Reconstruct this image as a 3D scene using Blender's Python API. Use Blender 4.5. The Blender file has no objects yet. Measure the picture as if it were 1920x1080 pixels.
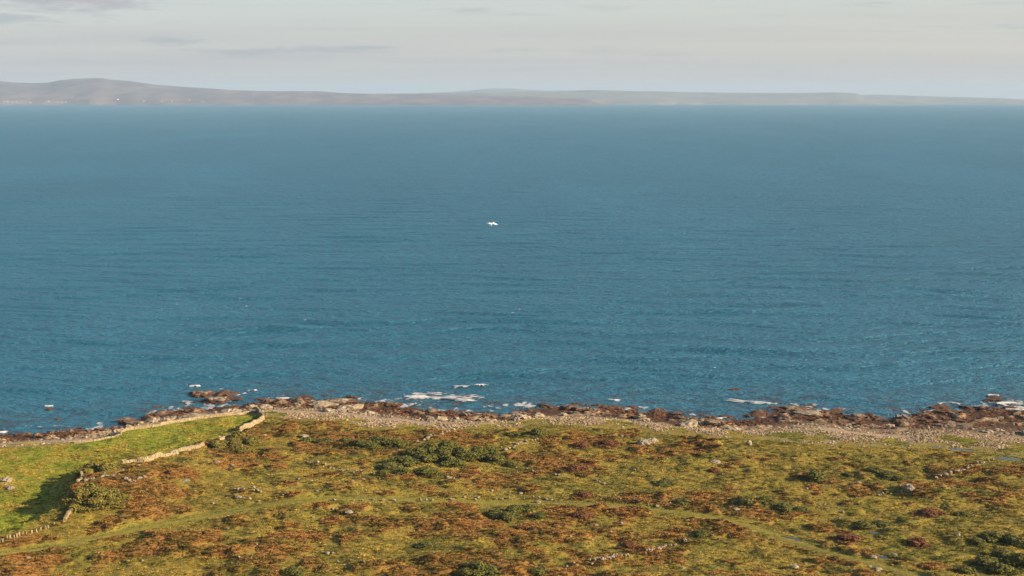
import bpy, bmesh, math, random
import numpy as np
from mathutils import Vector, Matrix, noise as mnoise

random.seed(7)
RNG = np.random.default_rng(11)
scene = bpy.context.scene
COL = scene.collection

# ------------------------------------------------------------------ camera
CAM_Z = 100.0
FPX = 2637.0                      # focal length in pixels of a 1920 wide frame
PITCH = math.atan((540 - 179) / FPX)
ROLL = math.radians(0.07)
cam_data = bpy.data.cameras.new("camera")
cam_data.sensor_width = 36.0
cam_data.lens = 36.0 * FPX / 1920.0
cam_data.clip_start = 1.0
cam_data.clip_end = 60000.0
cam = bpy.data.objects.new("camera", cam_data)
COL.objects.link(cam)
cam.location = (0, 0, CAM_Z)
cam.rotation_euler = (Matrix.Rotation(math.pi / 2 - PITCH, 3, 'X') @ Matrix.Rotation(ROLL, 3, 'Z')).to_euler()
scene.camera = cam

# ------------------------------------------------------------------ light
SUN_EL = math.radians(21.0)
SUN_DIR = Vector((0.955, -0.297, 0)).normalized()          # towards the sun, on the ground
SUN_AZ = math.atan2(SUN_DIR.x, SUN_DIR.y)                   # clockwise from +Y
sun_data = bpy.data.lights.new("sun", 'SUN')
sun_data.energy = 5.0
sun_data.angle = math.radians(0.6)
sun_data.color = (1.0, 0.80, 0.56)
sun = bpy.data.objects.new("sun", sun_data)
COL.objects.link(sun)
sd = Vector((SUN_DIR.x * math.cos(SUN_EL), SUN_DIR.y * math.cos(SUN_EL), math.sin(SUN_EL)))
sun.rotation_euler = (-sd).to_track_quat('-Z', 'Y').to_euler()
sun.location = (300, -100, 200)

scene.view_settings.view_transform = 'Standard'
scene.view_settings.look = 'None'
scene.view_settings.gamma = 1.0
scene.view_settings.exposure = 1.35
scene.view_settings.use_curve_mapping = False
scene.cycles.max_bounces = 5
scene.cycles.diffuse_bounces = 2
scene.cycles.glossy_bounces = 2
scene.cycles.transmission_bounces = 2
scene.cycles.volume_bounces = 0
scene.cycles.transparent_max_bounces = 8
scene.cycles.use_denoising = True


class NT:
    """small helper round a node tree"""
    def __init__(self, tree):
        self.t = tree
        self.n = tree.nodes
        self.l = tree.links

    def add(self, kind, **kw):
        nd = self.n.new(kind)
        for k, v in kw.items():
            if k.startswith('i_'):
                key = k[2:]
                key = int(key) if key.isdigit() else key
                nd.inputs[key].default_value = v
            else:
                setattr(nd, k, v)
        return nd

    def link(self, a, b):
        self.l.new(a, b)

    def math(self, op, a, b=None, c=None, clamp=False):
        nd = self.n.new('ShaderNodeMath')
        nd.operation = op
        nd.use_clamp = clamp
        for i, v in enumerate((a, b, c)):
            if v is None:
                continue
            if isinstance(v, (int, float)):
                nd.inputs[i].default_value = v
            else:
                self.l.new(v, nd.inputs[i])
        return nd.outputs[0]

    def mix(self, f, a, b, blend='MIX'):
        nd = self.n.new('ShaderNodeMix')
        nd.data_type = 'RGBA'
        nd.blend_type = blend
        for s, v in ((nd.inputs[0], f), (nd.inputs[6], a), (nd.inputs[7], b)):
            if isinstance(v, (int, float)):
                s.default_value = v
            elif isinstance(v, tuple):
                s.default_value = (*v, 1.0) if len(v) == 3 else v
            else:
                self.l.new(v, s)
        return nd.outputs[2]

    def ramp(self, f, stops):
        nd = self.n.new('ShaderNodeValToRGB')
        el = nd.color_ramp.elements
        while len(el) < len(stops):
            el.new(0.5)
        for e, (p, c) in zip(el, stops):
            e.position = p
            e.color = (*c, 1.0) if len(c) == 3 else c
        self.l.new(f, nd.inputs[0])
        return nd.outputs[0]

    def noise(self, vec, scale, detail=4.0, rough=0.55, dist=0.0, dim='3D'):
        nd = self.n.new('ShaderNodeTexNoise')
        nd.noise_dimensions = dim
        nd.inputs['Scale'].default_value = scale
        nd.inputs['Detail'].default_value = detail
        nd.inputs['Roughness'].default_value = rough
        nd.inputs['Distortion'].default_value = dist
        if vec is not None:
            self.l.new(vec, nd.inputs['Vector'])
        return nd.outputs['Fac']

    def mapping(self, vec, scale=(1, 1, 1), rot=(0, 0, 0), loc=(0, 0, 0)):
        nd = self.n.new('ShaderNodeMapping')
        nd.inputs['Scale'].default_value = scale
        nd.inputs['Rotation'].default_value = rot
        nd.inputs['Location'].default_value = loc
        self.l.new(vec, nd.inputs['Vector'])
        return nd.outputs[0]

    def smooth(self, v, a, b):
        nd = self.n.new('ShaderNodeMapRange')
        nd.interpolation_type = 'SMOOTHSTEP'
        nd.inputs['From Min'].default_value = a
        nd.inputs['From Max'].default_value = b
        self.l.new(v, nd.inputs['Value'])
        return nd.outputs[0]


# ------------------------------------------------------------------ world: clear sky behind a thin veil of high cloud
world = bpy.data.worlds.new("World")
scene.world = world
world.use_nodes = True
w = NT(world.node_tree)
w.n.clear()
sky = w.add('ShaderNodeTexSky', sky_type='NISHITA')
sky.sun_disc = False
sky.sun_elevation = SUN_EL
sky.sun_rotation = SUN_AZ
sky.altitude = 50
sky.air_density = 1.0
sky.dust_density = 0.6
sky.ozone_density = 1.5
SKY_STRENGTH = 0.074
geo = w.add('ShaderNodeTexCoord')
dirv = geo.outputs['Generated']
sep = w.add('ShaderNodeSeparateXYZ')
w.link(dirv, sep.inputs[0])
el = w.math('MAXIMUM', sep.outputs[2], 0.0)
# optical depth of an even veil grows towards the horizon
veil = w.math('SUBTRACT', 1.0, w.math('POWER', 2.718, w.math('DIVIDE', -0.13, w.math('ADD', el, 0.03))))
# uneven thickness: the cloud sheet is a plane above us
flat = w.add('ShaderNodeCombineXYZ')
den = w.math('ADD', el, 0.05)
w.link(w.math('DIVIDE', sep.outputs[0], den), flat.inputs[0])
w.link(w.math('DIVIDE', sep.outputs[1], den), flat.inputs[1])
vn1 = w.noise(w.mapping(flat.outputs[0], scale=(0.16, 0.42, 1), loc=(3.1, 1.7, 0)), 1.0, 5, 0.6)
veil = w.math('MULTIPLY', veil, w.math('ADD', 0.62, w.math('MULTIPLY', vn1, 0.62)), clamp=True)
veil_col = w.mix(w.smooth(sep.outputs[0], -0.35, 0.45), (2.62, 2.56, 2.70), (3.16, 2.92, 2.82))
c1 = w.mix(veil, sky.outputs[0], veil_col)
# low grey streaks of cloud seen edge-on, many degrees long and a fraction of a degree high
az = w.math('ARCTAN2', sep.outputs[0], sep.outputs[1])
str_v = w.add('ShaderNodeCombineXYZ')
w.link(az, str_v.inputs[0])
w.link(sep.outputs[2], str_v.inputs[1])
sn = w.noise(w.mapping(str_v.outputs[0], scale=(7.0, 95.0, 1), loc=(0.9, 0.35, 0)), 1.0, 6, 0.62, 0.3)
streak = w.math('MULTIPLY', w.smooth(sn, 0.54, 0.72), 0.40)
c2 = w.mix(streak, c1, (2.1, 2.38, 2.62))
# brighter tops
sn2 = w.noise(w.mapping(str_v.outputs[0], scale=(6.0, 60.0, 1), loc=(4.3, 1.9, 0)), 1.0, 5, 0.6, 0.3)
c3 = w.mix(w.math('MULTIPLY', w.smooth(sn2, 0.58, 0.75), 0.35), c2, (3.2, 3.02, 3.02))
for (u_, v_, ru, rv, ccol, amt) in ((95, 14, 210, 34, (2.25, 2.20, 2.42), 0.7), (150, 6, 120, 14, (2.85, 2.52, 2.58), 0.75), (55, 47, 110, 13, (1.95, 2.25, 2.50), 0.6),
                                    (335, 82, 70, 11, (2.0, 2.26, 2.45), 0.6), (440, 101, 130, 10, (2.0, 2.26, 2.45), 0.55), (600, 96, 120, 9, (2.02, 2.26, 2.44), 0.5), (700, 92, 60, 5, (2.02, 2.26, 2.44), 0.5),
                                    (885, 23, 50, 6, (2.25, 2.35, 2.48), 0.4), (980, 95, 60, 6, (2.2, 2.3, 2.45), 0.35), (1140, 20, 90, 8, (3.0, 2.9, 2.75), 0.4)):
    da = w.math('DIVIDE', w.math('SUBTRACT', az, math.atan((u_ - 960) / FPX)), ru / FPX)
    de = w.math('DIVIDE', w.math('SUBTRACT', sep.outputs[2], (179 - v_) / FPX), rv / FPX)
    rr = w.math('SQRT', w.math('ADD', w.math('MULTIPLY', da, da), w.math('MULTIPLY', de, de)))
    cn = w.noise(w.mapping(str_v.outputs[0], scale=(26.0, 150.0, 1), loc=(u_ * 0.01, v_ * 0.03, 0)), 1.0, 5, 0.65, 0.4)
    body = w.smooth(w.math('SUBTRACT', w.math('ADD', 1.0, w.math('MULTIPLY', w.math('SUBTRACT', cn, 0.5), 3.0)), rr), 0.0, 0.9)
    c3 = w.mix(w.math('MULTIPLY', body, amt), c3, ccol)
bg = w.add('ShaderNodeBackground')
bg.inputs['Strength'].default_value = SKY_STRENGTH
w.link(c3, bg.inputs['Color'])
wo = w.add('ShaderNodeOutputWorld')
w.link(bg.outputs[0], wo.inputs['Surface'])


# ------------------------------------------------------------------ helpers: noise and placement
def _hash(ix, iy, seed):
    h = (ix.astype(np.int64) * 374761393 + iy.astype(np.int64) * 668265263 + seed * 1442695041) & 0xFFFFFFFF
    h = ((h ^ (h >> 13)) * 1274126177) & 0xFFFFFFFF
    h = ((h ^ (h >> 16)) * 2246822519) & 0xFFFFFFFF
    return ((h ^ (h >> 15)) & 0xFFFFFF) / float(0xFFFFFF)


def vnoise(x, y, seed=0):
    xi = np.floor(x); yi = np.floor(y)
    fx = x - xi; fy = y - yi
    fx = fx * fx * fx * (fx * (fx * 6 - 15) + 10); fy = fy * fy * fy * (fy * (fy * 6 - 15) + 10)
    a = _hash(xi, yi, seed); b = _hash(xi + 1, yi, seed)
    c = _hash(xi, yi + 1, seed); d = _hash(xi + 1, yi + 1, seed)
    return (a + (b - a) * fx) * (1 - fy) + (c + (d - c) * fx) * fy


def fbm(x, y, size, octaves=3, seed=0, gain=0.5):
    """0..1 noise with features about `size` metres across"""
    s = 0.0; amp = 1.0; tot = 0.0
    f = 1.0 / size
    ca, sa = math.cos(0.65), math.sin(0.65)
    for o in range(octaves):
        s = s + amp * vnoise(x * f + 17.3 * o, y * f - 9.1 * o, seed + o * 31)
        tot += amp; amp *= gain; f *= 2.03
        x, y = ca * x - sa * y, sa * x + ca * y
    return s / tot


def sstep(a, b, v):
    t = np.clip((v - a) / (b - a), 0, 1)
    return t * t * (3 - 2 * t)


def pix(u, v, z=0.0):
    """where the sight line through a point of the photograph meets the level z"""
    cx, cy = (u - 960) / FPX, (540 - v) / FPX
    cr, sr = math.cos(ROLL), math.sin(ROLL)
    rx, ry = cx * cr - cy * sr, cx * sr + cy * cr
    dx = rx
    dy = math.cos(PITCH) + ry * math.sin(PITCH)
    dz = -math.sin(PITCH) + ry * math.cos(PITCH)
    t = (z - CAM_Z) / dz
    return dx * t, dy * t


# ------------------------------------------------------------------ the lie of the land
WATER_PX = [(-500, 835), (-200, 826), (0, 820), (60, 817), (120, 812), (200, 806), (232, 800), (255, 792), (275, 781), (300, 774), (340, 769), (400, 766), (460, 761),
            (500, 753), (560, 750), (640, 752), (700, 757), (760, 764), (800, 770), (860, 775), (920, 778), (970, 772),
            (1040, 767), (1100, 764), (1160, 768), (1220, 777), (1300, 785), (1360, 790), (1420, 787), (1450, 775),
            (1475, 765), (1510, 764), (1560, 776), (1610, 785), (1650, 788), (1700, 778), (1760, 772), (1850, 768), (1920, 764), (2100, 752), (2500, 745)]
GRASS_PX = [(-500, 848), (-200, 842), (0, 840), (100, 834), (160, 829), (222, 817), (240, 806), (330, 792), (440, 778), (490, 777), (540, 783),
            (650, 790), (700, 801), (800, 805), (900, 803), (960, 802), (1000, 796), (1100, 798), (1180, 803), (1240, 812),
            (1320, 818), (1400, 823), (1500, 830), (1600, 836), (1700, 840), (1800, 838), (1850, 846), (1920, 860), (2100, 885), (2500, 910)]
_w = np.array([pix(u, v, 0.0) for u, v in WATER_PX])
_g = np.array([pix(u, v, 2.6) for u, v in GRASS_PX])
_w = _w[np.argsort(_w[:, 0])]; _g = _g[np.argsort(_g[:, 0])]
_FIELD = [(-700, 842), (0, 839), (160, 829), (222, 818), (240, 808), (330, 794), (440, 780), (478, 772), (492, 791), (450, 811), (412, 830),
          (380, 839), (300, 861), (228, 874), (160, 888), (151, 905), (144, 925), (136, 952), (120, 977), (60, 1000), (0, 1022), (-700, 1160)]
FIELD = np.array([pix(u, v, 3.0) for u, v in _FIELD])


def poly_dist(px, py, poly):
    """signed distance, positive inside"""
    inside = np.zeros(px.shape, bool)
    best = np.full(px.shape, 1e9)
    n = len(poly)
    for i in range(n):
        x0, y0 = poly[i]; x1, y1 = poly[(i + 1) % n]
        ex, ey = x1 - x0, y1 - y0
        t = np.clip(((px - x0) * ex + (py - y0) * ey) / (ex * ex + ey * ey + 1e-9), 0, 1)
        best = np.minimum(best, (px - x0 - t * ex) ** 2 + (py - y0 - t * ey) ** 2)
        c = ((y0 > py) != (y1 > py)) & (px < (x1 - x0) * (py - y0) / (y1 - y0 + 1e-12) + x0)
        inside ^= c
    return np.where(inside, 1, -1) * np.sqrt(best)


def line_dist(px, py, pts):
    best = np.full(np.shape(px), 1e9)
    for (x0, y0), (x1, y1) in zip(pts[:-1], pts[1:]):
        ex, ey = x1 - x0, y1 - y0
        t = np.clip(((px - x0) * ex + (py - y0) * ey) / (ex * ex + ey * ey + 1e-9), 0, 1)
        best = np.minimum(best, (px - x0 - t * ex) ** 2 + (py - y0 - t * ey) ** 2)
    return np.sqrt(best)


def smooth_line(pts, step=2.0):
    """Catmull-Rom through points, resampled"""
    p = [np.array(q, float) for q in pts]
    p = [2 * p[0] - p[1]] + p + [2 * p[-1] - p[-2]]
    out = []
    for i in range(1, len(p) - 2):
        n = max(2, int(np.linalg.norm(p[i + 1] - p[i]) / step))
        for k in range(n):
            t = k / n
            out.append(0.5 * (2 * p[i] + (p[i + 1] - p[i - 1]) * t + (2 * p[i - 1] - 5 * p[i] + 4 * p[i + 1] - p[i + 2]) * t * t
                              + (3 * p[i] - p[i - 1] - 3 * p[i + 1] + p[i + 2]) * t ** 3))
    out.append(p[-2])
    return out


TRACK_PX = [(-60, 1052), (60, 1035), (140, 1020), (220, 1002), (310, 984), (400, 969), (480, 960), (560, 953), (650, 947), (750, 945), (850, 944), (960, 941), (1060, 943),
            (1150, 949), (1250, 959), (1330, 971), (1400, 985), (1455, 1001), (1520, 1024), (1600, 1050), (1690, 1082), (1760, 1115)]
TRACK = smooth_line([pix(u, v, 4.2) for u, v in TRACK_PX], 7.0)
POOLS_PX = [  # centre, half sizes in metres, turn
    ((1762, 838), 2.2, 0.9, 0.0), ((1800, 845), 3.4, 1.3, -0.35), ((1890, 862), 2.8, 1.2, -0.3),
    ((1507, 1020), 5.0, 0.6, -0.75), ((1645, 1008), 1.8, 0.8, -0.2), ((1667, 1060), 3.6, 0.7, -0.8), ((1697, 1070), 1.6, 0.5, -0.4)]
POOLS = [(pix(*c, 3.2), a, b, r) for c, a, b, r in POOLS_PX]
KNOLL = pix(205, 925, 5.0)


def land(x, y, full=False):
    """height of the ground; with full=True also what grows there"""
    x = np.asarray(x, float); y = np.asarray(y, float)
    wob = (fbm(x, y * 0.3, 9, 3, 5) - 0.5) * 7.0
    ys = np.interp(x, _w[:, 0], _w[:, 1]) + wob
    yg = np.interp(x, _g[:, 0], _g[:, 1]) + (fbm(x, y, 6, 2, 9) - 0.5) * 3.0
    width = np.maximum(ys - yg, 4.0)
    s = ys - y
    t = s / width
    z = np.where(s < 0, np.maximum(0.09 * s, -5.0), 2.7 * np.clip(t, 0, 1) ** 1.35)
    inl = np.maximum(s - width, 0)
    z = z + inl * 0.012 + 0.5 * sstep(0, 9, inl)
    # rocky lumps in the tidal band
    lump = fbm(x, y, 5, 3, 21)
    z = z + 3.2 * np.clip(lump - 0.50, 0, 1) * sstep(-3, 2, s) * (1 - sstep(0.32, 0.5, t))
    # storm beach ridge
    z = z + 0.8 * np.exp(-((t - 0.85) / 0.22) ** 2) * sstep(-40, 30, x)
    fd = poly_dist(x, y, FIELD)
    field = sstep(-1.5, 2.0, fd + (fbm(x, y, 3.0, 3, 87) - 0.5) * 5.0 * sstep(385, 360, y))
    moor = sstep(0, 6, inl) * (1 - field)
    dtrack = line_dist(x, y, TRACK)
    track = 1 - sstep(1.6, 3.4, dtrack + (fbm(x, y, 4, 2, 77) - 0.5) * 1.5)
    wet = np.zeros_like(x)
    for (px, py), a, b, r in POOLS:
        ux = (x - px) * math.cos(r) + (y - py) * math.sin(r); uy = -(x - px) * math.sin(r) + (y - py) * math.cos(r)
        wet = np.maximum(wet, 1 - sstep(0.9, 1.9, np.sqrt((ux / a) ** 2 + (uy / b) ** 2)))
    # heather: more of it at the near left, less near the shore and to the right
    v_near = sstep(400, 300, y)
    bias = 0.02 + 0.075 * v_near * sstep(60, -60, x) + 0.02 * v_near
    bias = bias - 0.12 * sstep(14, 0, inl) - 0.035 * sstep(10, 70, x)
    hn = 0.56 * fbm(x, y, 17, 3, 41) + 0.44 * fbm(x, y, 5, 3, 43)
    heath = sstep(0.505, 0.67, hn + bias) * moor * (1 - track) * (1 - wet)
    lumps = fbm(x, y, 7.0, 2, 61)
    small = fbm(x, y, 2.6, 3, 63)
    z = z + moor * (1 - track) * (1 - 0.8 * wet) * (2.5 * np.clip(lumps - 0.48, 0, 1) ** 1.1 + 0.72 * (small - 0.45))
    z = z + heath * (0.25 + 0.5 * small)
    z = z + (moor + 0.55 * field) * (fbm(x, y, 42, 2, 71) - 0.5) * 3.6 * sstep(6, 40, inl)
    z = z + field * (0.62 * (fbm(x, y, 3.5, 3, 81) - 0.5) + 0.7 * (fbm(x, y, 11, 2, 83) - 0.5)) * sstep(2, 10, inl)
    # the knoll beside the green field, and the drop down to the field
    kd = np.sqrt(((x - KNOLL[0] - 4) / 17) ** 2 + ((y - KNOLL[1]) / 26) ** 2)
    z = z + 3.0 * np.exp(-kd ** 2) * (1 - sstep(-0.5, 4.0, fd))
    z = z - 1.2 * sstep(1.0, 7.0, fd) * sstep(395, 360, y)
    # hillside up to and behind the camera
    up = np.maximum(275 - y, 0)
    hill = np.where(up < 300, 0.00118 * up ** 2, 0.00118 * 300 ** 2 + 0.3 * (up - 300))
    z = z + np.minimum(hill, 180)
    if not full:
        return z
    beach = sstep(-4, 1, s) * (1 - sstep(0.93, 1.05, t + (fbm(x, y, 2.5, 2, 91) - 0.5) * 0.3)) * (1 - field)
    sandy = np.exp(-((t - 0.60 + (fbm(x, y, 25, 2, 97) - 0.5) * 0.25) / 0.09) ** 2) * sstep(0.46, 0.62, fbm(x, y * 0.3, 45, 2, 95) + 0.14 * sstep(70, 110, x) + 0.08 * np.exp(-((x + 22) / 20) ** 2)) * beach
    greenbeach = sstep(0.40, 0.60, fbm(x, y, 8, 3, 99) + 0.10 * sstep(95, 130, x) - 0.08 * (1 - sstep(60, 100, x))) * sstep(0.62, 0.8, t) * beach
    return z, dict(heath=heath, field=field * sstep(-1, 4, inl), beach=beach, sandy=sandy, track=track * moor, wet=wet, greenbeach=greenbeach, s=s, t=t, inl=inl, moor=moor)


def gz(x, y):
    return float(land(np.array([x]), np.array([y]))[0])


def pg(u, v):
    """ground point seen at a place in the photograph"""
    z = 3.5
    for _ in range(4):
        x, y = pix(u, v, z)
        z = 0.5 * z + 0.5 * gz(x, y)
    return x, y, gz(x, y)


# ------------------------------------------------------------------ object helpers
def link(o, parent=None):
    COL.objects.link(o)
    if parent is not None:
        o.parent = parent
    return o


def tag(o, label=None, category=None, group=None, kind=None):
    for k, v in (('label', label), ('category', category), ('group', group), ('kind', kind)):
        if v:
            o[k] = v
    return o


def empty(name, loc=(0, 0, 0), rz=0.0):
    o = bpy.data.objects.new(name, None)
    o.location = loc
    o.rotation_euler = (0, 0, rz)
    o.empty_display_size = 0.3
    return link(o)


def mesh_obj(name, verts, faces, mat=None, parent=None, smooth=False, do_link=True):
    me = bpy.data.meshes.new(name)
    me.from_pydata([tuple(v) for v in verts], [], [tuple(f) for f in faces])
    if smooth:
        me.polygons.foreach_set('use_smooth', np.ones(len(me.polygons), bool))
    if mat:
        me.materials.append(mat)
    o = bpy.data.objects.new(name, me)
    if do_link:
        link(o, parent)
    return o


def grid_mesh(name, X, Y, Z, mat, attrs=None, keep=None, smooth=True):
    """height field over a tensor grid (arrays of shape rows, cols)"""
    r, c = X.shape
    co = np.stack([X, Y, Z], -1).reshape(-1, 3).astype(np.float32)
    i = np.arange(r * c).reshape(r, c)
    q = np.stack([i[:-1, :-1], i[:-1, 1:], i[1:, 1:], i[1:, :-1]], -1).reshape(-1, 4)
    if keep is not None:
        k = keep.reshape(-1)
        q = q[k[q].all(1)]
        used = np.zeros(r * c, bool); used[q] = True
        remap = np.cumsum(used) - 1
        co = co[used]; q = remap[q]
        if attrs:
            attrs = {n: a.reshape(-1)[used] for n, a in attrs.items()}
    me = bpy.data.meshes.new(name)
    me.vertices.add(len(co)); me.vertices.foreach_set('co', co.reshape(-1))
    me.loops.add(q.size); me.loops.foreach_set('vertex_index', q.reshape(-1).astype(np.int32))
    me.polygons.add(len(q))
    me.polygons.foreach_set('loop_start', np.arange(0, q.size, 4, dtype=np.int32))
    me.polygons.foreach_set('use_smooth', np.full(len(q), smooth))
    me.update(calc_edges=True)
    for n, a in (attrs or {}).items():
        at = me.attributes.new(n, 'FLOAT', 'POINT')
        at.data.foreach_set('value', np.ascontiguousarray(a.reshape(-1), dtype=np.float32))
    me.materials.append(mat)
    o = bpy.data.objects.new(name, me)
    link(o)
    return o


def new_mat(name):
    m = bpy.data.materials.new(name)
    m.use_nodes = True
    t = NT(m.node_tree)
    bsdf = t.n['Principled BSDF']
    return m, t, bsdf


def attr(t, name, kind='GEOMETRY'):
    nd = t.n.new('ShaderNodeAttribute')
    nd.attribute_type = kind
    nd.attribute_name = name
    return nd


# ------------------------------------------------------------------ materials
def make_ground_mat():
    m, t, b = new_mat("moorland")
    pos = t.add('ShaderNodeNewGeometry').outputs['Position']
    n1 = t.noise(pos, 0.30, 5, 0.62)
    n2 = t.noise(pos, 1.3, 4, 0.6)
    n3 = t.noise(pos, 0.055, 3, 0.5)
    g = t.ramp(n1, [(0.30, (0.090, 0.078, 0.015)), (0.5, (0.178, 0.134, 0.023)), (0.70, (0.260, 0.182, 0.033))])
    g = t.mix(t.math('MULTIPLY', t.smooth(n3, 0.45, 0.65), 0.55), g, (0.160, 0.148, 0.021))
    h = t.ramp(n2, [(0.28, (0.110, 0.070, 0.018)), (0.5, (0.205, 0.105, 0.028)), (0.72, (0.265, 0.130, 0.036))])
    f = t.ramp(n1, [(0.32, (0.112, 0.135, 0.012)), (0.5, (0.190, 0.208, 0.020)), (0.70, (0.262, 0.242, 0.034))])
    vo = t.add('ShaderNodeTexVoronoi')
    vo.inputs['Scale'].default_value = 1.7
    t.link(pos, vo.inputs['Vector'])
    sv = t.add('ShaderNodeSeparateColor')
    t.link(vo.outputs['Color'], sv.inputs[0])
    bch = t.ramp(sv.outputs[0], [(0.0, (0.15, 0.106, 0.060)), (0.5, (0.25, 0.176, 0.100)), (1.0, (0.345, 0.25, 0.150))])
    sand = t.ramp(n1, [(0.3, (0.28, 0.205, 0.135)), (0.7, (0.34, 0.255, 0.175))])
    col = t.mix(attr(t, 'heath').outputs['Fac'], g, h)
    n4 = t.noise(t.mapping(pos, scale=(0.09, 0.16, 0.1), loc=(7, 3, 0)), 1.0, 4, 0.6, 0.6)
    f = t.mix(t.math('MULTIPLY', t.smooth(n4, 0.46, 0.62), 0.6), f, (0.215, 0.165, 0.034))
    col = t.mix(attr(t, 'field').outputs['Fac'], col, f)
    trk = t.ramp(n1, [(0.3, (0.135, 0.130, 0.022)), (0.7, (0.215, 0.185, 0.030))])
    col = t.mix(attr(t, 'track').outputs['Fac'], col, trk)
    col = t.mix(t.math('MULTIPLY', attr(t, 'wet').outputs['Fac'], 0.8), col, (0.10, 0.105, 0.026))
    col = t.mix(attr(t, 'beach').outputs['Fac'], col, bch)
    col = t.mix(attr(t, 'sandy').outputs['Fac'], col, sand)
    col = t.mix(t.math('MULTIPLY', attr(t, 'greenbeach').outputs['Fac'], 0.8), col, (0.180, 0.175, 0.026))
    # the tidal band is wet and grown over with weed
    sp = t.add('ShaderNodeSeparateXYZ')
    t.link(pos, sp.inputs[0])
    tide = t.math('SUBTRACT', 1.0, t.smooth(t.math('ADD', sp.outputs[2], t.math('MULTIPLY', t.math('SUBTRACT', n2, 0.5), 1.5)), 0.55, 1.35))
    weed = t.ramp(n2, [(0.3, (0.024, 0.015, 0.011)), (0.55, (0.072, 0.032, 0.015)), (0.75, (0.150, 0.066, 0.022))])
    col = t.mix(t.math('MULTIPLY', tide, attr(t, 'beach').outputs['Fac']), col, weed)
    t.link(col, b.inputs['Base Color'])
    b.inputs['Roughness'].default_value = 0.9
    b.inputs['Specular IOR Level'].default_value = 0.15
    bp = t.add('ShaderNodeBump')
    bp.inputs['Strength'].default_value = 0.7
    bp.inputs['Distance'].default_value = 0.35
    t.link(t.noise(pos, 2.2, 4, 0.65), bp.inputs['Height'])
    t.link(bp.outputs[0], b.inputs['Normal'])
    return m


def make_sea_mat():
    m, t, b = new_mat("sea_water")
    pos = t.add('ShaderNodeNewGeometry').outputs['Position']
    # wind gusts and swell: broad darker and lighter patches
    gust = t.noise(t.mapping(pos, scale=(0.0042, 0.0013, 1), rot=(0, 0, 0.35)), 1.0, 5, 0.6, 0.4)
    gust2 = t.noise(t.mapping(pos, scale=(0.016, 0.022, 1), rot=(0, 0, -0.35)), 1.0, 4, 0.6, 0.3)
    gv = t.math('ADD', t.math('MULTIPLY', gust, 0.6), t.math('MULTIPLY', gust2, 0.4))
    fine = t.noise(t.mapping(pos, scale=(0.09, 0.20, 1), rot=(0, 0, 0.5)), 1.0, 4, 0.7, 0.5)
    gv = t.math('ADD', t.math('MULTIPLY', gv, 0.8), t.math('MULTIPLY', fine, 0.2))
    deep = t.ramp(gv, [(0.36, (0.008, 0.090, 0.146)), (0.50, (0.011, 0.109, 0.175)), (0.64, (0.016, 0.129, 0.203))])
    sh = attr(t, 'shallow').outputs['Fac']
    kelp = t.noise(t.mapping(pos, scale=(0.10, 0.22, 1)), 1.0, 5, 0.65)
    col = t.mix(t.math('MULTIPLY', t.math('MULTIPLY', sh, t.smooth(kelp, 0.45, 0.62)), 0.75), deep, (0.035, 0.032, 0.034))
    t.link(col, b.inputs['Base Color'])
    b.inputs['Roughness'].default_value = 0.42
    b.inputs['IOR'].default_value = 1.333
    b.inputs['Specular IOR Level'].default_value = 0.38
    # wavelets, crests running across the wind
    wa = t.noise(t.mapping(pos, scale=(0.16, 0.36, 1), rot=(0, 0, 0.45)), 1.0, 4, 0.62, 0.4)
    wb = t.noise(t.mapping(pos, scale=(0.55, 1.1, 1), rot=(0, 0, 0.75)), 1.0, 3, 0.6, 0.3)
    wc = t.noise(t.mapping(pos, scale=(0.035, 0.075, 1), rot=(0, 0, 0.35)), 1.0, 4, 0.6, 0.5)
    wd = t.noise(t.mapping(pos, scale=(0.009, 0.016, 1), rot=(0, 0, 0.3)), 1.0, 5, 0.68, 0.4)
    hgt = t.math('ADD', t.math('MULTIPLY', wd, 5.0), t.math('ADD', t.math('ADD', t.math('MULTIPLY', wa, 3.6), t.math('MULTIPLY', wb, 1.2)), t.math('MULTIPLY', wc, 3.0)))
    bp = t.add('ShaderNodeBump')
    bp.inputs['Strength'].default_value = 1.0
    bp.inputs['Distance'].default_value = 1.0
    t.link(hgt, bp.inputs['Height'])
    t.link(bp.outputs[0], b.inputs['Normal'])
    return m


def make_rock_mat(name, base, weedy=True, lichen=0.5):
    m, t, b = new_mat(name)
    pos = t.add('ShaderNodeNewGeometry').outputs['Position']
    n1 = t.noise(pos, 0.9, 6, 0.65)
    n2 = t.noise(pos, 3.5, 4, 0.6)
    lo = tuple(c * 0.55 for c in base); hi = tuple(min(c * 1.35, 0.7) for c in base)
    col = t.ramp(n1, [(0.30, lo), (0.5, base), (0.72, hi)])
    col = t.mix(t.math('MULTIPLY', t.smooth(n2, 0.52, 0.66), lichen), col, (0.30, 0.27, 0.17))
    if weedy:
        sp = t.add('ShaderNodeSeparateXYZ')
        t.link(pos, sp.inputs[0])
        hz = t.math('ADD', sp.outputs[2], t.math('MULTIPLY', t.math('SUBTRACT', n1, 0.5), 2.2))
        tide = t.math('SUBTRACT', 1.0, t.smooth(hz, 0.55, 1.35))
        weed = t.ramp(n2, [(0.30, (0.022, 0.014, 0.011)), (0.5, (0.066, 0.030, 0.015)), (0.72, (0.170, 0.074, 0.024))])
        col = t.mix(tide, col, weed)
    t.link(col, b.inputs['Base Color'])
    b.inputs['Roughness'].default_value = 0.85
    b.inputs['Specular IOR Level'].default_value = 0.25
    bp = t.add('ShaderNodeBump')
    bp.inputs['Strength'].default_value = 0.8
    bp.inputs['Distance'].default_value = 0.25
    t.link(t.noise(pos, 1.6, 6, 0.7), bp.inputs['Height'])
    t.link(bp.outputs[0], b.inputs['Normal'])
    return m


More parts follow.
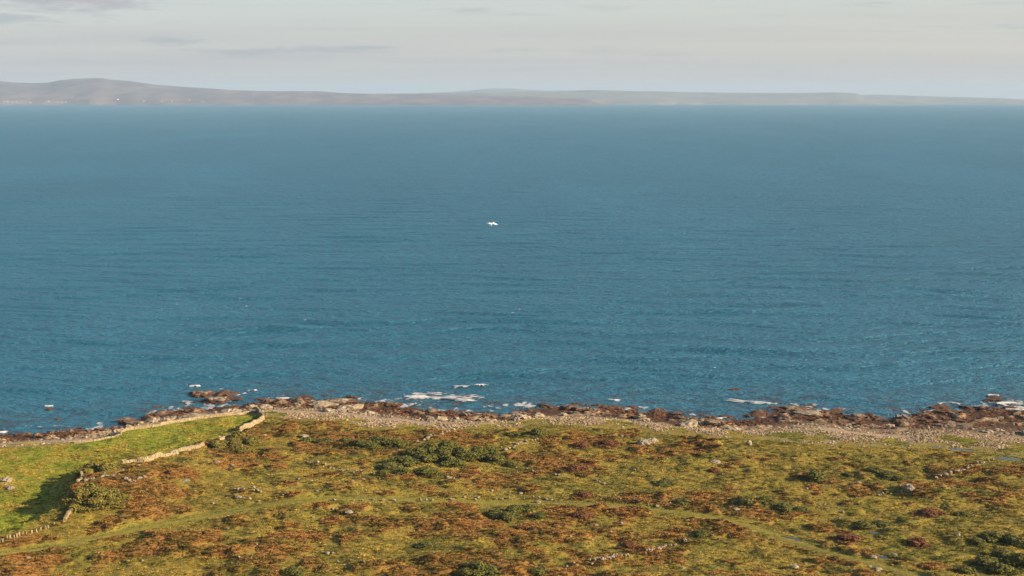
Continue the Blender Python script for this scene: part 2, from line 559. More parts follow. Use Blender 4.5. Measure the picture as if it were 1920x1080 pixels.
def make_plain_mat(name, stops, scale=1.0, rough=0.8, bump=0.0, spec=0.2, trans=0.0):
    m, t, b = new_mat(name)
    pos = t.add('ShaderNodeNewGeometry').outputs['Position']
    t.link(t.ramp(t.noise(pos, scale, 5, 0.6), stops), b.inputs['Base Color'])
    b.inputs['Roughness'].default_value = rough
    b.inputs['Specular IOR Level'].default_value = spec
    if bump:
        bp = t.add('ShaderNodeBump')
        bp.inputs['Strength'].default_value = bump
        bp.inputs['Distance'].default_value = 0.3
        t.link(t.noise(pos, scale * 3, 5, 0.65), bp.inputs['Height'])
        t.link(bp.outputs[0], b.inputs['Normal'])
    return m


def make_tuft_mat(name):
    """colour comes with each tuft (attribute tint) plus a little variation along the blades"""
    m, t, b = new_mat(name)
    tint = attr(t, 'tint', 'INSTANCER')
    pos = t.add('ShaderNodeNewGeometry').outputs['Position']
    n = t.noise(pos, 2.4, 3, 0.6)
    col = t.mix(1.0, tint.outputs['Color'], t.ramp(n, [(0.3, (0.72, 0.72, 0.72)), (0.7, (1.25, 1.25, 1.25))]), 'MULTIPLY')
    t.link(col, b.inputs['Base Color'])
    b.inputs['Roughness'].default_value = 0.85
    b.inputs['Specular IOR Level'].default_value = 0.1
    return m


M_ground = make_ground_mat()
M_sea = make_sea_mat()
M_rock = make_rock_mat("shore_rock", (0.27, 0.215, 0.145))
M_rock_dark = make_rock_mat("weedy_rock", (0.15, 0.11, 0.075), True, 0.2)
M_stone = make_rock_mat("limestone", (0.215, 0.178, 0.125), False, 0.25)
M_wall = make_rock_mat("wall_stone", (0.29, 0.225, 0.125), False, 0.3)
M_tuft = make_tuft_mat("tuft_blades")
M_bush = make_plain_mat("gorse_leaves", [(0.3, (0.040, 0.048, 0.009)), (0.52, (0.092, 0.092, 0.016)), (0.75, (0.175, 0.145, 0.026))], 1.1, 0.8)
M_bramble = make_plain_mat("bramble_leaves", [(0.3, (0.070, 0.070, 0.013)), (0.5, (0.140, 0.120, 0.022)), (0.75, (0.220, 0.160, 0.032))], 1.1, 0.8)
M_stem = make_plain_mat("woody_stems", [(0.3, (0.06, 0.045, 0.03)), (0.7, (0.10, 0.075, 0.05))], 3.0)
M_foam, t_, b_ = new_mat("sea_foam")
p_ = t_.add('ShaderNodeNewGeometry').outputs['Position']
t_.link(t_.ramp(t_.noise(p_, 0.8, 5, 0.6), [(0.3, (0.36, 0.37, 0.38)), (0.6, (0.52, 0.51, 0.50))]), b_.inputs['Base Color'])
b_.inputs['Roughness'].default_value = 0.8
t_.link(attr(t_, 'thick').outputs['Fac'], b_.inputs['Alpha'])         # thin foam lets the water show through
M_path = make_plain_mat("grazed_track", [(0.3, (0.115, 0.104, 0.017)), (0.5, (0.175, 0.148, 0.024)), (0.7, (0.240, 0.186, 0.034))], 0.9, 0.9, 0.5)
M_cobble = make_tuft_mat("beach_cobbles")

# ------------------------------------------------------------------ ground
def spread(lo, hi, step, far_lo, far_hi, ratio):
    a = np.arange(lo, hi + step * 0.5, step)
    out_hi = []; v = a[-1]; d = step
    while v < far_hi:
        d *= ratio; v += d; out_hi.append(v)
    out_lo = []; v = a[0]; d = step
    while v > far_lo:
        d *= ratio; v -= d; out_lo.append(v)
    return np.concatenate([out_lo[::-1], a, out_hi])


gx = spread(-190, 190, 0.42, -4000, 4000, 1.10)
gy = spread(262, 505, 0.55, -2500, 700, 1.12)
X, Y = np.meshgrid(gx, gy)
Z, A = land(X, Y, True)
A_keep = {k: A[k] for k in ('heath', 'field', 'beach', 'sandy', 'track', 'wet', 'greenbeach')}
ground = grid_mesh("ground", X, Y, Z, M_ground, A_keep)
tag(ground, "moorland of olive grass and rusty heather sloping to a stony shore", None, None, 'structure')

# ------------------------------------------------------------------ sea
sx = spread(-230, 230, 2.0, -26000, 26000, 1.045)
sy = spread(385, 640, 1.2, 340, 29000, 1.013)
SX, SY = np.meshgrid(sx, sy)
ysl = np.interp(SX, _w[:, 0], _w[:, 1])
off = SY - ysl
amp = sstep(0, 60, off) * 0.85 + 0.15
fade = 1 - sstep(700, 2500, SY)
warp = (fbm(SX, SY, 60, 2, 201) - 0.5) * 22
swell = np.zeros_like(SX)
for wl, a0, ang, sd_ in ((31, 0.34, 0.06, 1), (19, 0.20, -0.16, 2), (11.5, 0.10, 0.22, 3)):
    ph = (SX * math.sin(ang) + SY * math.cos(ang) + warp) * 2 * math.pi / wl
    swell += a0 * (fbm(SX, SY, 55, 2, 210 + sd_) ** 1.5 * 2.2) * (np.sin(ph) + 0.25 * np.sin(2 * ph + 0.6))
SZ = swell * amp * fade - 0.05
shallow = (1 - sstep(8, 55, off + (fbm(SX, SY, 18, 2, 222) - 0.5) * 30))
sea = grid_mesh("sea", SX, SY, SZ, M_sea, {'shallow': shallow})
tag(sea, "teal blue rippled sea filling the bay", None, None, 'structure')

# ------------------------------------------------------------------ far shore
def far_land(name, label, ridge_px, d_shore, d_ridge, mat, seed, cols=420, rows=46, end_fade=0.03):
    us = np.array([p[0] for p in ridge_px], float); vs = np.array([p[1] for p in ridge_px], float)
    u = np.linspace(us[0], us[-1], cols)
    v = np.interp(u, us, vs)
    tilt = math.tan(ROLL)
    e = (179 + (u - 960) * tilt - v) / FPX                      # slope of sight line to the ridge
    k = np.linspace(0, 1, rows)[:, None]
    # shore wanders by a few hundred metres
    shore = d_shore + (fbm(u * 9, u * 0, 900, 3, seed) - 0.5) * 700
    dist = shore[None, :] + k * (d_ridge - shore)[None, :] * 1.9
    top = CAM_Z + e * d_ridge
    kk = np.clip(k * 1.9, 0, 1)
    prof = (0.10 + 0.90 * kk ** 1.15) * sstep(0, 0.05, k) 
    Xf = dist * ((u - 960) / FPX)[None, :]
    Yf = dist
    rough = (fbm(Xf, Yf, 900, 4, seed + 5) - 0.5)
    Zf = np.maximum(top[None, :], 3) * prof + rough * 26 * kk * (1 - kk) - np.maximum(k * 1.9 - 1.0, 0) * 60
    edge = np.minimum(sstep(0, end_fade, (u - us[0]) / (us[-1] - us[0])), sstep(0, end_fade, (us[-1] - u) / (us[-1] - us[0])))
    Zf = Zf * edge[None, :] - 3 * (1 - sstep(0, 0.03, k))
    o = grid_mesh(name, Xf, Yf, Zf, mat, {'up': np.repeat(kk, cols, 1)})
    return tag(o, label, None, None, 'structure'), (u, shore)


def make_far_mat(name, cols, warm):
    m, t, b = new_mat(name)
    pos = t.add('ShaderNodeNewGeometry').outputs['Position']
    n = t.noise(t.mapping(pos, scale=(0.0034, 0.0016, 0.016)), 1.0, 5, 0.65)
    c = t.ramp(n, [(0.32, cols[0]), (0.5, cols[1]), (0.68, cols[2])])
    vo = t.add('ShaderNodeTexVoronoi')
    vo.inputs['Scale'].default_value = 1.0
    t.link(t.mapping(pos, scale=(0.006, 0.0022, 0.004)), vo.inputs['Vector'])
    sc_ = t.add('ShaderNodeSeparateColor')
    t.link(vo.outputs['Color'], sc_.inputs[0])
    c = t.mix(t.math('MULTIPLY', t.smooth(sc_.outputs[0], 0.55, 0.9), 0.28), c, warm)
    t.link(c, b.inputs['Base Color'])
    b.inputs['Roughness'].default_value = 1.0
    b.inputs['Specular IOR Level'].default_value = 0.0
    return m


M_far = make_far_mat("far_moor", [(0.078, 0.076, 0.086), (0.118, 0.098, 0.110), (0.150, 0.116, 0.122)], (0.30, 0.215, 0.17))
M_far2 = make_far_mat("far_pasture", [(0.12, 0.13, 0.13), (0.16, 0.165, 0.16), (0.20, 0.19, 0.18)], (0.26, 0.225, 0.19))
RIDGE_L = [(-900, 175), (-600, 168), (-300, 158), (-100, 152), (0, 152), (40, 155), (70, 156), (100, 155), (120, 151), (150, 148), (175, 147), (200, 147), (215, 150), (250, 152), (270, 155), (300, 159),
           (350, 163), (400, 166), (440, 169), (520, 171), (570, 171), (600, 171), (640, 174), (700, 176), (800, 177), (900, 179), (1000, 181), (1150, 186)]
RIDGE_M = [(560, 182), (700, 176), (780, 174.5), (850, 174), (960, 172), (1050, 170), (1120, 169), (1200, 171), (1300, 173), (1400, 174), (1500, 174), (1560, 173), (1600, 175),
           (1613, 179), (1650, 182), (1750, 188)]
RIDGE_R = [(1450, 183), (1550, 178), (1615, 178), (1640, 177), (1720, 180), (1800, 182), (1870, 184), (1920, 187), (1990, 189), (2200, 186), (2600, 184)]
RIDGE_B = [(700, 180), (850, 172), (920, 166), (960, 166), (1020, 170), (1100, 176)]
hill_l, shore_l = far_land("hill", "long low hill with a rounded summit across the bay on the left", RIDGE_L, 14300, 16500, M_far, 301)
hill_m, shore_m = far_land("hill", "low flat-topped land in the middle of the far shore", RIDGE_M, 15600, 17800, M_far2, 311)
hill_r, _ = far_land("hill", "faint low headland tapering down at the right end of the far shore", RIDGE_R, 16800, 19500, M_far2, 321)
hill_b, _ = far_land("hill", "very faint distant rise behind the middle of the far shore", RIDGE_B, 22500, 24500, M_far2, 331)

# ------------------------------------------------------------------ haze: the air over the bay
def haze_box():
    x0, x1, y0, y1, z0, z1 = -27500, 27500, -3500, 30500, -9.0, 312.0
    v = [(x, y, z) for z in (z0, z1) for y in (y0, y1) for x in (x0, x1)]
    f = [(0, 2, 3, 1), (4, 5, 7, 6), (0, 1, 5, 4), (2, 6, 7, 3), (0, 4, 6, 2), (1, 3, 7, 5)]
    m = bpy.data.materials.new("air")
    m.use_nodes = True
    t = NT(m.node_tree)
    t.n.clear()
    vol = t.add('ShaderNodeVolumePrincipled')
    vol.inputs['Color'].default_value = (0.44, 0.62, 0.82, 1)
    vol.inputs['Density'].default_value = 0.000040
    vol.inputs['Anisotropy'].default_value = 0.0
    out = t.add('ShaderNodeOutputMaterial')
    t.link(vol.outputs[0], out.inputs['Volume'])
    o = mesh_obj("haze", v, f, m)
    o.display_type = 'WIRE'
    tag(o, "pale blue haze in the air over the bay", None, None, 'stuff')


haze_box()

# ------------------------------------------------------------------ path and pools
def path_strip():
    pts = smooth_line(TRACK, 1.2)
    n = len(pts); cols = 9
    V = []; F = []
    P_ = np.array(pts)
    tan = np.gradient(P_, axis=0); tan /= np.linalg.norm(tan, axis=1)[:, None]
    nor = np.stack([-tan[:, 1], tan[:, 0]], 1)
    hw_l = 1.15 + 1.1 * (fbm(np.arange(n) * 1.2, np.zeros(n), 5, 3, 401) - 0.5) * 1.6
    hw_r = 1.15 + 1.1 * (fbm(np.arange(n) * 1.2, np.zeros(n) + 50, 5, 3, 403) - 0.5) * 1.6
    k = np.linspace(-1, 1, cols)
    half = np.where(k[None, :] < 0, hw_l[:, None], hw_r[:, None])
    XX = P_[:, 0:1] + nor[:, 0:1] * half * k; YY = P_[:, 1:2] + nor[:, 1:2] * half * k
    ZZ = land(XX, YY)
    # lie just over the turf, the edges dipping into it
    ZZ = ZZ + 0.07 - 0.10 * np.abs(k[None, :]) ** 4 - 0.05 * np.exp(-((np.abs(k[None, :]) - 0.5) / 0.15) ** 2)
    o = grid_mesh("path", XX[:, ::-1], YY[:, ::-1], ZZ[:, ::-1], M_path)
    tag(o, "smooth green grassy track curving across the moor", None, None, 'structure')


path_strip()

m_pool, t_, b_ = new_mat("pool_water")
b_.inputs['Base Color'].default_value = (0.035, 0.042, 0.035, 1)
b_.inputs['Roughness'].default_value = 0.12
b_.inputs['IOR'].default_value = 1.333
bp_ = t_.add('ShaderNodeBump')
bp_.inputs['Strength'].default_value = 0.15
bp_.inputs['Distance'].default_value = 0.1
t_.link(t_.noise(t_.add('ShaderNodeNewGeometry').outputs['Position'], 1.2, 3, 0.5), bp_.inputs['Height'])
t_.link(bp_.outputs[0], b_.inputs['Normal'])
for (px, py), a, b, r in POOLS:
    th = np.linspace(0, 2 * math.pi, 40, endpoint=False)
    rad = 0.8 + 0.5 * fbm(np.cos(th) * 3 + px, np.sin(th) * 3 + py, 1.6, 2, 7)
    ex = a * rad * np.cos(th); ey = b * rad * np.sin(th)
    wx = px + ex * math.cos(r) - ey * math.sin(r); wy = py + ex * math.sin(r) + ey * math.cos(r)
    zl = float(np.percentile(land(wx, wy), 35)) + 0.05
    vs = [(x_, y_, zl) for x_, y_ in zip(wx, wy)]
    o = mesh_obj("pool", vs, [tuple(range(len(vs)))], m_pool)
    tag(o, "shallow pool of standing water in the boggy turf", None, None, 'structure')

# ------------------------------------------------------------------ scattered ground cover (grass, heather, cobbles)
def scatter(name, label, pts, rot, scl, idx, tint, protos, min_z=None):
    coll = bpy.data.collections.new(name + "_kinds")
    for p in protos:
        coll.objects.link(p)
    me = bpy.data.meshes.new(name)
    n = len(pts)
    me.vertices.add(n)
    me.vertices.foreach_set('co', pts.astype(np.float32).reshape(-1))
    for nm, kind, arr, key in (('rot', 'FLOAT_VECTOR', rot, 'vector'), ('scl', 'FLOAT_VECTOR', scl, 'vector'), ('tint', 'FLOAT_COLOR', tint, 'color'), ('kind_i', 'INT', idx, 'value')):
        at = me.attributes.new(nm, kind, 'POINT')
        at.data.foreach_set(key, np.ascontiguousarray(arr).reshape(-1))
    o = bpy.data.objects.new(name, me)
    link(o)
    ng = bpy.data.node_groups.new(name + "_scatter", 'GeometryNodeTree')
    ng.interface.new_socket('Geometry', in_out='INPUT', socket_type='NodeSocketGeometry')
    ng.interface.new_socket('Geometry', in_out='OUTPUT', socket_type='NodeSocketGeometry')
    gi = ng.nodes.new('NodeGroupInput'); go = ng.nodes.new('NodeGroupOutput')
    ip = ng.nodes.new('GeometryNodeInstanceOnPoints')
    ci = ng.nodes.new('GeometryNodeCollectionInfo')
    ci.inputs['Collection'].default_value = coll
    ci.inputs['Separate Children'].default_value = True
    ci.inputs['Reset Children'].default_value = True
    ip.inputs['Pick Instance'].default_value = True

    def named(nm, dt):
        nd = ng.nodes.new('GeometryNodeInputNamedAttribute')
        nd.data_type = dt
        nd.inputs['Name'].default_value = nm
        return nd.outputs['Attribute']
    ng.links.new(gi.outputs[0], ip.inputs['Points'])
    ng.links.new(ci.outputs[0], ip.inputs['Instance'])
    ng.links.new(named('kind_i', 'INT'), ip.inputs['Instance Index'])
    e2r = ng.nodes.new('FunctionNodeEulerToRotation')
    ng.links.new(named('rot', 'FLOAT_VECTOR'), e2r.inputs[0])
    ng.links.new(e2r.outputs[0], ip.inputs['Rotation'])
    ng.links.new(named('scl', 'FLOAT_VECTOR'), ip.inputs['Scale'])
    ng.links.new(ip.outputs[0], go.inputs[0])
    md = o.modifiers.new("scatter", 'NODES')
    md.node_group = ng
    tag(o, label, None, None, 'stuff')
    return o


def tuft_mesh(name, seed, blades, spread_, upright, blen, bwid, mat):
    """a clump of bent blades leaning out from a low dome, about one metre across"""
    r = random.Random(seed)
    V = []; F = []
    for _ in range(blades):
        a = r.uniform(0, 2 * math.pi); d = math.sqrt(r.random()) * spread_
        bx, by = d * math.cos(a), d * math.sin(a)
        bz = 0.30 * (1 - (d / spread_) ** 2) * (1 - upright)
        lean = (d / spread_) * 0.9 + r.uniform(-0.3, 0.3)
        a2 = a + r.uniform(-0.7, 0.7)
        L = blen * r.uniform(0.6, 1.25)
        dirv_ = Vector((math.cos(a2) * math.sin(lean), math.sin(a2) * math.sin(lean), math.cos(lean)))
        side = Vector((-math.sin(a2 + r.uniform(-1, 1)), math.cos(a2 + r.uniform(-1, 1)), 0)).normalized() * bwid * r.uniform(0.7, 1.3)
        p0 = Vector((bx, by, bz - 0.08)); p1 = p0 + dirv_ * L * 0.6
        p2 = p0 + dirv_ * L + Vector((math.cos(a2) * 0.12 * L, math.sin(a2) * 0.12 * L, -0.05))
        i = len(V)
        V += [p0 - side, p0 + side, p1 + side * 0.9, p1 - side * 0.9, p2]
        F += [(i, i + 1, i + 2, i + 3), (i + 3, i + 2, i + 4)]
    return mesh_obj(name, V, F, mat, None, False, False)


grass_protos = [tuft_mesh("grass_tuft", 50 + k, 46, 0.52, 0.5, 0.42, 0.055, M_tuft) for k in range(4)]
heath_protos = [tuft_mesh("heather_tuft", 70 + k, 64, 0.55, 0.0, 0.34, 0.085, M_tuft) for k in range(4)]

N = 340000
cy = np.sqrt(RNG.uniform(255.0 ** 2, 452.0 ** 2, N))
cxr = RNG.uniform(-1, 1, N) * (0.375 * cy + 22)
cz, cA = land(cxr, cy, True)
jit = RNG.random(N)
tn = fbm(cxr, cy, 5, 3, 501); tn2 = fbm(cxr, cy, 22, 2, 503); tn3 = fbm(cxr, cy, 1.8, 2, 505)


def ground_cover(name, label, sel, protos, cols, s_lo, s_hi, hgt, dz=0.0):
    """cols: three base colours, mixed by how the growth varies over the moor"""
    k = np.nonzero(sel)[0]
    n = len(k)
    f = np.clip((tn[k] - 0.32) / 0.36 + (jit[k] * 7919 % 1 - 0.5) * 0.45, 0, 1)[:, None]
    c0, c1, c2 = (np.array(c)[None, :] for c in cols)
    c = np.where(f < 0.5, c0 + (c1 - c0) * f * 2, c1 + (c2 - c1) * (f - 0.5) * 2)
    c = c * (0.88 + 0.24 * (jit[k] * 104729 % 1))[:, None]
    tint = np.concatenate([c, np.ones((n, 1))], 1).astype(np.float32)
    s = s_lo + (s_hi - s_lo) * (jit[k] * 1299709 % 1) ** 1.6
    scl = np.stack([s * (0.85 + 0.4 * tn3[k]), s, s * hgt * (0.7 + 0.6 * tn3[k])], 1).astype(np.float32)
    rot = np.stack([RNG.normal(0, 0.10, n), RNG.normal(0, 0.10, n), RNG.uniform(0, 6.28, n)], 1).astype(np.float32)
    pts = np.stack([cxr[k], cy[k], cz[k] + dz], 1)
    scatter(name, label, pts, rot, scl, RNG.integers(0, len(protos), n).astype(np.int32), tint, protos)


GD, GM, GY = (0.100, 0.094, 0.017), (0.212, 0.170, 0.028), (0.340, 0.240, 0.044)
open_moor = (cA['moor'] > 0.5) & (cA['track'] < 0.2 + 0.6 * (jit * 57 % 1) ** 3) & (cA['wet'] < 0.35)
in_heath = cA['heath'] + (jit - 0.5) * 0.55 > 0.45
ground_cover("grass", "tufted olive and straw coloured moor grass", open_moor & ~in_heath & (jit * 31 % 1 < 0.45), grass_protos, (GD, GM, GY), 0.45, 1.15, 0.5, -0.07)
ground_cover("heather", "rusty brown heather and dead bracken in low mounds", open_moor & in_heath & (jit * 31 % 1 < 0.6), heath_protos,
             ((0.135, 0.095, 0.020), (0.228, 0.130, 0.031), (0.300, 0.152, 0.040)), 0.45, 1.15, 0.55, -0.07)
fsel = (cA['field'] > 0.5) & (cA['beach'] < 0.4)
dry = fsel & (0.5 * tn + 0.5 * tn2 + (jit - 0.5) * 0.2 > 0.585)
fsel = fsel & ~dry
ground_cover("rough_grass", "straw coloured rough grass in patches over the green field", dry & (jit * 31 % 1 < 0.5), grass_protos,
             ((0.150, 0.120, 0.020), (0.255, 0.195, 0.032), (0.340, 0.240, 0.044)), 0.5, 1.2, 0.65, -0.08)
ground_cover("field_grass", "short bright green grass in the walled field", fsel & (jit * 31 % 1 < 0.5), grass_protos,
             ((0.115, 0.145, 0.013), (0.222, 0.250, 0.022), (0.330, 0.298, 0.042)), 0.4, 1.1, 0.6, -0.08)

ground_cover("track_grass", "short cropped grass growing on the track", (cA['track'] > 0.25) & (jit * 31 % 1 < 0.8), grass_protos,
             ((0.095, 0.092, 0.016), (0.190, 0.158, 0.026), (0.300, 0.218, 0.042)), 0.3, 0.6, 0.42, -0.03)

ground_cover("beach_grass", "thin grass growing over the back of the shingle", (cA['greenbeach'] * cA['beach'] + (jit - 0.5) * 0.5 > 0.5) & (jit * 31 % 1 < 0.7), grass_protos,
             ((0.115, 0.112, 0.018), (0.205, 0.185, 0.028), (0.310, 0.240, 0.044)), 0.4, 0.9, 0.5, -0.03)

# cobbles of the storm beach
def cobble_mesh(seed):
    bm = bmesh.new()
    bmesh.ops.create_icosphere(bm, subdivisions=1, radius=0.5)
    r = random.Random(seed)
    for v in bm.verts:
        v.co *= r.uniform(0.78, 1.1)
        v.co.z *= 0.7
    me = bpy.data.meshes.new("cobble")
    bm.to_mesh(me); bm.free()
    me.materials.append(M_cobble)
    return bpy.data.objects.new("cobble", me)


cob = [cobble_mesh(k) for k in range(5)]
_xl = pix(480, 780, 1.0)[0]
NB = 52000
bx = RNG.uniform(-185, 185, NB); by = np.interp(bx, _g[:, 0], _g[:, 1]) + RNG.uniform(-3, 32, NB)
bz, bA = land(bx, by, True)
bj = RNG.random(NB)
sel = (bA['beach'] > 0.4) & (bA['t'] > 0.46) & ((bx > _xl) | (bj < 0.25)) & (bA['sandy'] * 1.3 < bj) & (bA['greenbeach'] < 0.2 + 0.5 * bj) & (bz > 0.6)
k = np.nonzero(sel)[0]
nk = len(k)
s = 0.28 + 0.62 * RNG.random(nk) ** 2.2
cc = np.array([(0.14, 0.102, 0.060), (0.25, 0.182, 0.105), (0.36, 0.265, 0.160), (0.27, 0.20, 0.128)])[RNG.integers(0, 4, nk)] * RNG.uniform(0.8, 1.2, (nk, 1))
scatter("pebbles", "tan and grey cobbles heaped along the storm beach", np.stack([bx[k], by[k], bz[k] + s * 0.08], 1),
        np.stack([RNG.normal(0, 0.3, nk), RNG.normal(0, 0.3, nk), RNG.uniform(0, 6.28, nk)], 1).astype(np.float32),
        np.stack([s * RNG.uniform(0.8, 1.5, nk), s, s * RNG.uniform(0.6, 1.0, nk)], 1).astype(np.float32),
        RNG.integers(0, 5, nk).astype(np.int32), np.concatenate([cc, np.ones((nk, 1))], 1).astype(np.float32), cob)

# ------------------------------------------------------------------ rocks
def rock_mesh(name, seed, mat, sub=3, flat=0.6, craggy=0.35, strata=0.0):
    bm = bmesh.new()
    bmesh.ops.create_icosphere(bm, subdivisions=sub, radius=1.0)
    o_ = Vector((seed * 7.13, seed * 3.7, seed * 1.9))
    for v in bm.verts:
        d = v.co.normalized()
        n1 = mnoise.noise(d * 1.1 + o_); n2 = mnoise.noise(d * 2.6 + o_ * 2); n3 = mnoise.noise(d * 6.0 + o_)
        cell = mnoise.voronoi(d * 1.9 + o_)[0][0]
        r = 0.85 + craggy * (0.8 * n1 + 0.55 * n2 + 0.22 * n3) + craggy * 0.7 * (cell - 0.35)
        v.co = d * r
        v.co.z *= flat
        if strata:
            st = strata
            v.co.z += 0.35 * (round(v.co.z / st) * st - v.co.z)
    me = bpy.data.meshes.new(name)
    bm.to_mesh(me); bm.free()
    me.materials.append(mat)
    return me


RK = [rock_mesh("rock", 10 + k, M_rock, 3, 0.6, 0.6, 0.12) for k in range(6)]
RKD = [rock_mesh("rock", 30 + k, M_rock_dark, 3, 0.55, 0.62, 0.10) for k in range(6)]
ST = [rock_mesh("boulder", 50 + k, M_stone, 2, 0.7, 0.35, 0.0) for k in range(6)]
STL = [rock_mesh("boulder", 60 + k, M_stone, 4, 0.5, 0.32, 0.0) for k in range(3)]


def place_rock(name, me, x, y, z, sx, sy, sz, rz, label, cat, group=None, tilt=0.12):
    o = bpy.data.objects.new(name, me)
    o.location = (x, y, z)
    o.scale = (sx, sy, sz)
    o.rotation_euler = (random.uniform(-tilt, tilt), random.uniform(-tilt, tilt), rz)
    link(o)
    return tag(o, label, cat, group)


# named rocks standing in the sea and at the water's edge: (px, py, half width m, half depth m, height scale, dark, label)
SEA_ROCKS = [
    (378, 738, 4.6, 5.5, 3.0, 1, "brown craggy rock on the sea side of the small offshore skerry"),
    (418, 738, 4.6, 5.0, 2.2, 1, "low weed-covered rock at the back of the offshore skerry"),
    (402, 750, 4.8, 4.2, 3.0, 0, "pale topped rock at the front of the offshore skerry"),
    (436, 745, 4.0, 3.0, 1.3, 1, "low reddish rock trailing off the offshore skerry into foam"),
    (570, 743, 3.2, 2.6, 1.2, 1, "low brown rock just off the shore beside a line of foam"),
    (492, 747, 2.6, 2.0, 1.0, 1, "small brown rock awash near the left end of a foam line"),
    (622, 737, 1.2, 1.0, 0.7, 1, "tiny dark rock awash beyond the rocky point"),
    (1376, 729, 2.6, 2.2, 1.1, 1, "small orange brown rock alone out in the water"),
    (91, 766, 2.0, 1.6, 0.9, 1, "small rock awash with foam off the walled field"),
    (108, 784, 1.6, 1.6, 0.6, 1, "barely exposed reddish rock between field shore and foam"),
    (1490, 768, 5.6, 5.0, 2.3, 1, "dark humped rock beside the end of the long breaker"),
    (1515, 777, 6.0, 3.6, 1.5, 0, "pale streaked ledge behind the dark humped rock"),
    (1762, 762, 4.6, 3.0, 1.6, 1, "brown ledge rising from surf off the right shore"),
    (1862, 743, 2.4, 2.0, 1.6, 1, "dark rock standing in the surf at far right"),
    (1716, 742, 0.9, 0.9, 0.7, 1, "tiny dark rock far out off the right shore"),
    (1122, 758, 2.3, 1.8, 1.4, 1, "dark rounded rock at the edge of the middle rocks"),
    (1148, 764, 3.6, 3.0, 1.6, 1, "brown rock under a small breaking wave"),
    (855, 733, 1.5, 1.2, 0.8, 1, "small reddish rock on top of the wide white breaker"),
    (876, 742, 1.6, 1.2, 0.8, 1, "small brown rock in the right end of the wide breaker"),
    (760, 746, 1.4, 1.0, 0.6, 1, "brown rock tip at the left end of the wide breaker"),
    (855, 753, 2.2, 1.2, 0.5, 1, "thin weedy rock in front of the wide breaker"),
    (1362, 780, 2.4, 2.4, 1.2, 1, "orange weedy rock in the inlet below the long breaker"),
    (606, 762, 5.0, 3.6, 2.0, 0, "pale rock at the outer tip of the rocky point"),
    (640, 754, 4.6, 3.0, 2.2, 0, "tan block with a brown crown on the rocky point"),
    (300, 762, 2.0, 1.8, 1.3, 1, "brown pointed rock off the bend of the field shore"),
    (358, 765, 3.4, 1.8, 1.3, 1, "orange weedy rock between skerry and field wall"),
    (1350, 792, 3.2, 2.4, 1.2, 0, "pale flat boulder at the top of the middle beach"),
]
for i, (u, v, hw, hd, hs, dk, lab) in enumerate(SEA_ROCKS):
    x, y = pix(u, v, 0.3)
    me = rock_mesh("rock", 200 + i * 3, M_rock_dark if dk else M_rock, 4, 0.5, 0.5, 0.12)
    zb = max(gz(x, y), -0.25)
    place_rock("rock", me, x, y, zb, hw, hd, hs, random.uniform(-0.4, 0.4), lab, "rock", None, 0.06)

# ledges and boulders of the rocky band, two hundred and more
band = []
tries = 0
while len(band) < 300 and tries < 60000:
    tries += 1
    u = random.uniform(-30, 1950)
    x = pix(u, 778, 0.5)[0]
    ysx = float(np.interp(x, _w[:, 0], _w[:, 1]))
    width = max(4.0, ysx - float(np.interp(x, _g[:, 0], _g[:, 1])))
    dens = 0.35 + 0.65 * float(fbm(np.array([x]), np.array([0.0]), 26, 2, 601)[0] > 0.42)
    if 230 < u < 700 or 970 < u < 1240 or u > 1440:
        dens = 1.0
    if random.random() > dens:
        continue
    lo, hi = -0.14 * width - 2, 0.56 * width
    if u < 240:
        lo, hi = -5.0, 5.0
    elif u < 480:
        lo, hi = -4.0, 0.95 * width
    s_ = random.uniform(lo, hi)
    y = ysx - s_
    band.append((x, y, s_ / width, u))
def stretch(u):
    return ("below the green field" if u < 240 else "behind the curving field wall" if u < 480 else "on the rocky point by the wall corner" if u < 720 else "off the wide shingle in the middle" if u < 960
            else "on the middle ledges" if u < 1250 else "round the inlet below the long breaker" if u < 1450 else "behind the dark humped rock" if u < 1660 else "on the broad ledges at far right")


for i, (x, y, tt, u) in enumerate(band):
    big = random.random() ** 2.4
    r = 0.7 + 2.5 * big
    if u < 240:
        r *= 0.6
    weedy = tt < 0.28 + random.uniform(-0.05, 0.10) or (u > 1380 and random.random() < 0.45)
    z = max(gz(x, y), -0.3)
    hs = (0.55 + 0.55 * random.random()) * r ** 0.8 * (0.75 if u > 1440 else 1.0)
    if weedy:
        lab = "brown weed-covered rock in the tidal band " + stretch(u)
        grp = "weedy rocks " + stretch(u)
        me = random.choice(RKD)
        hs *= 0.8
    else:
        lab = "tan grey bare rock above the weed line " + stretch(u)
        grp = "bare rocks " + stretch(u)
        me = random.choice(RK)
    place_rock("rock", me, x, y, z + 0.05, r * random.uniform(0.9, 1.5), r * random.uniform(0.7, 1.1), hs, random.uniform(0, 6.28), lab, "rock", grp, 0.2)


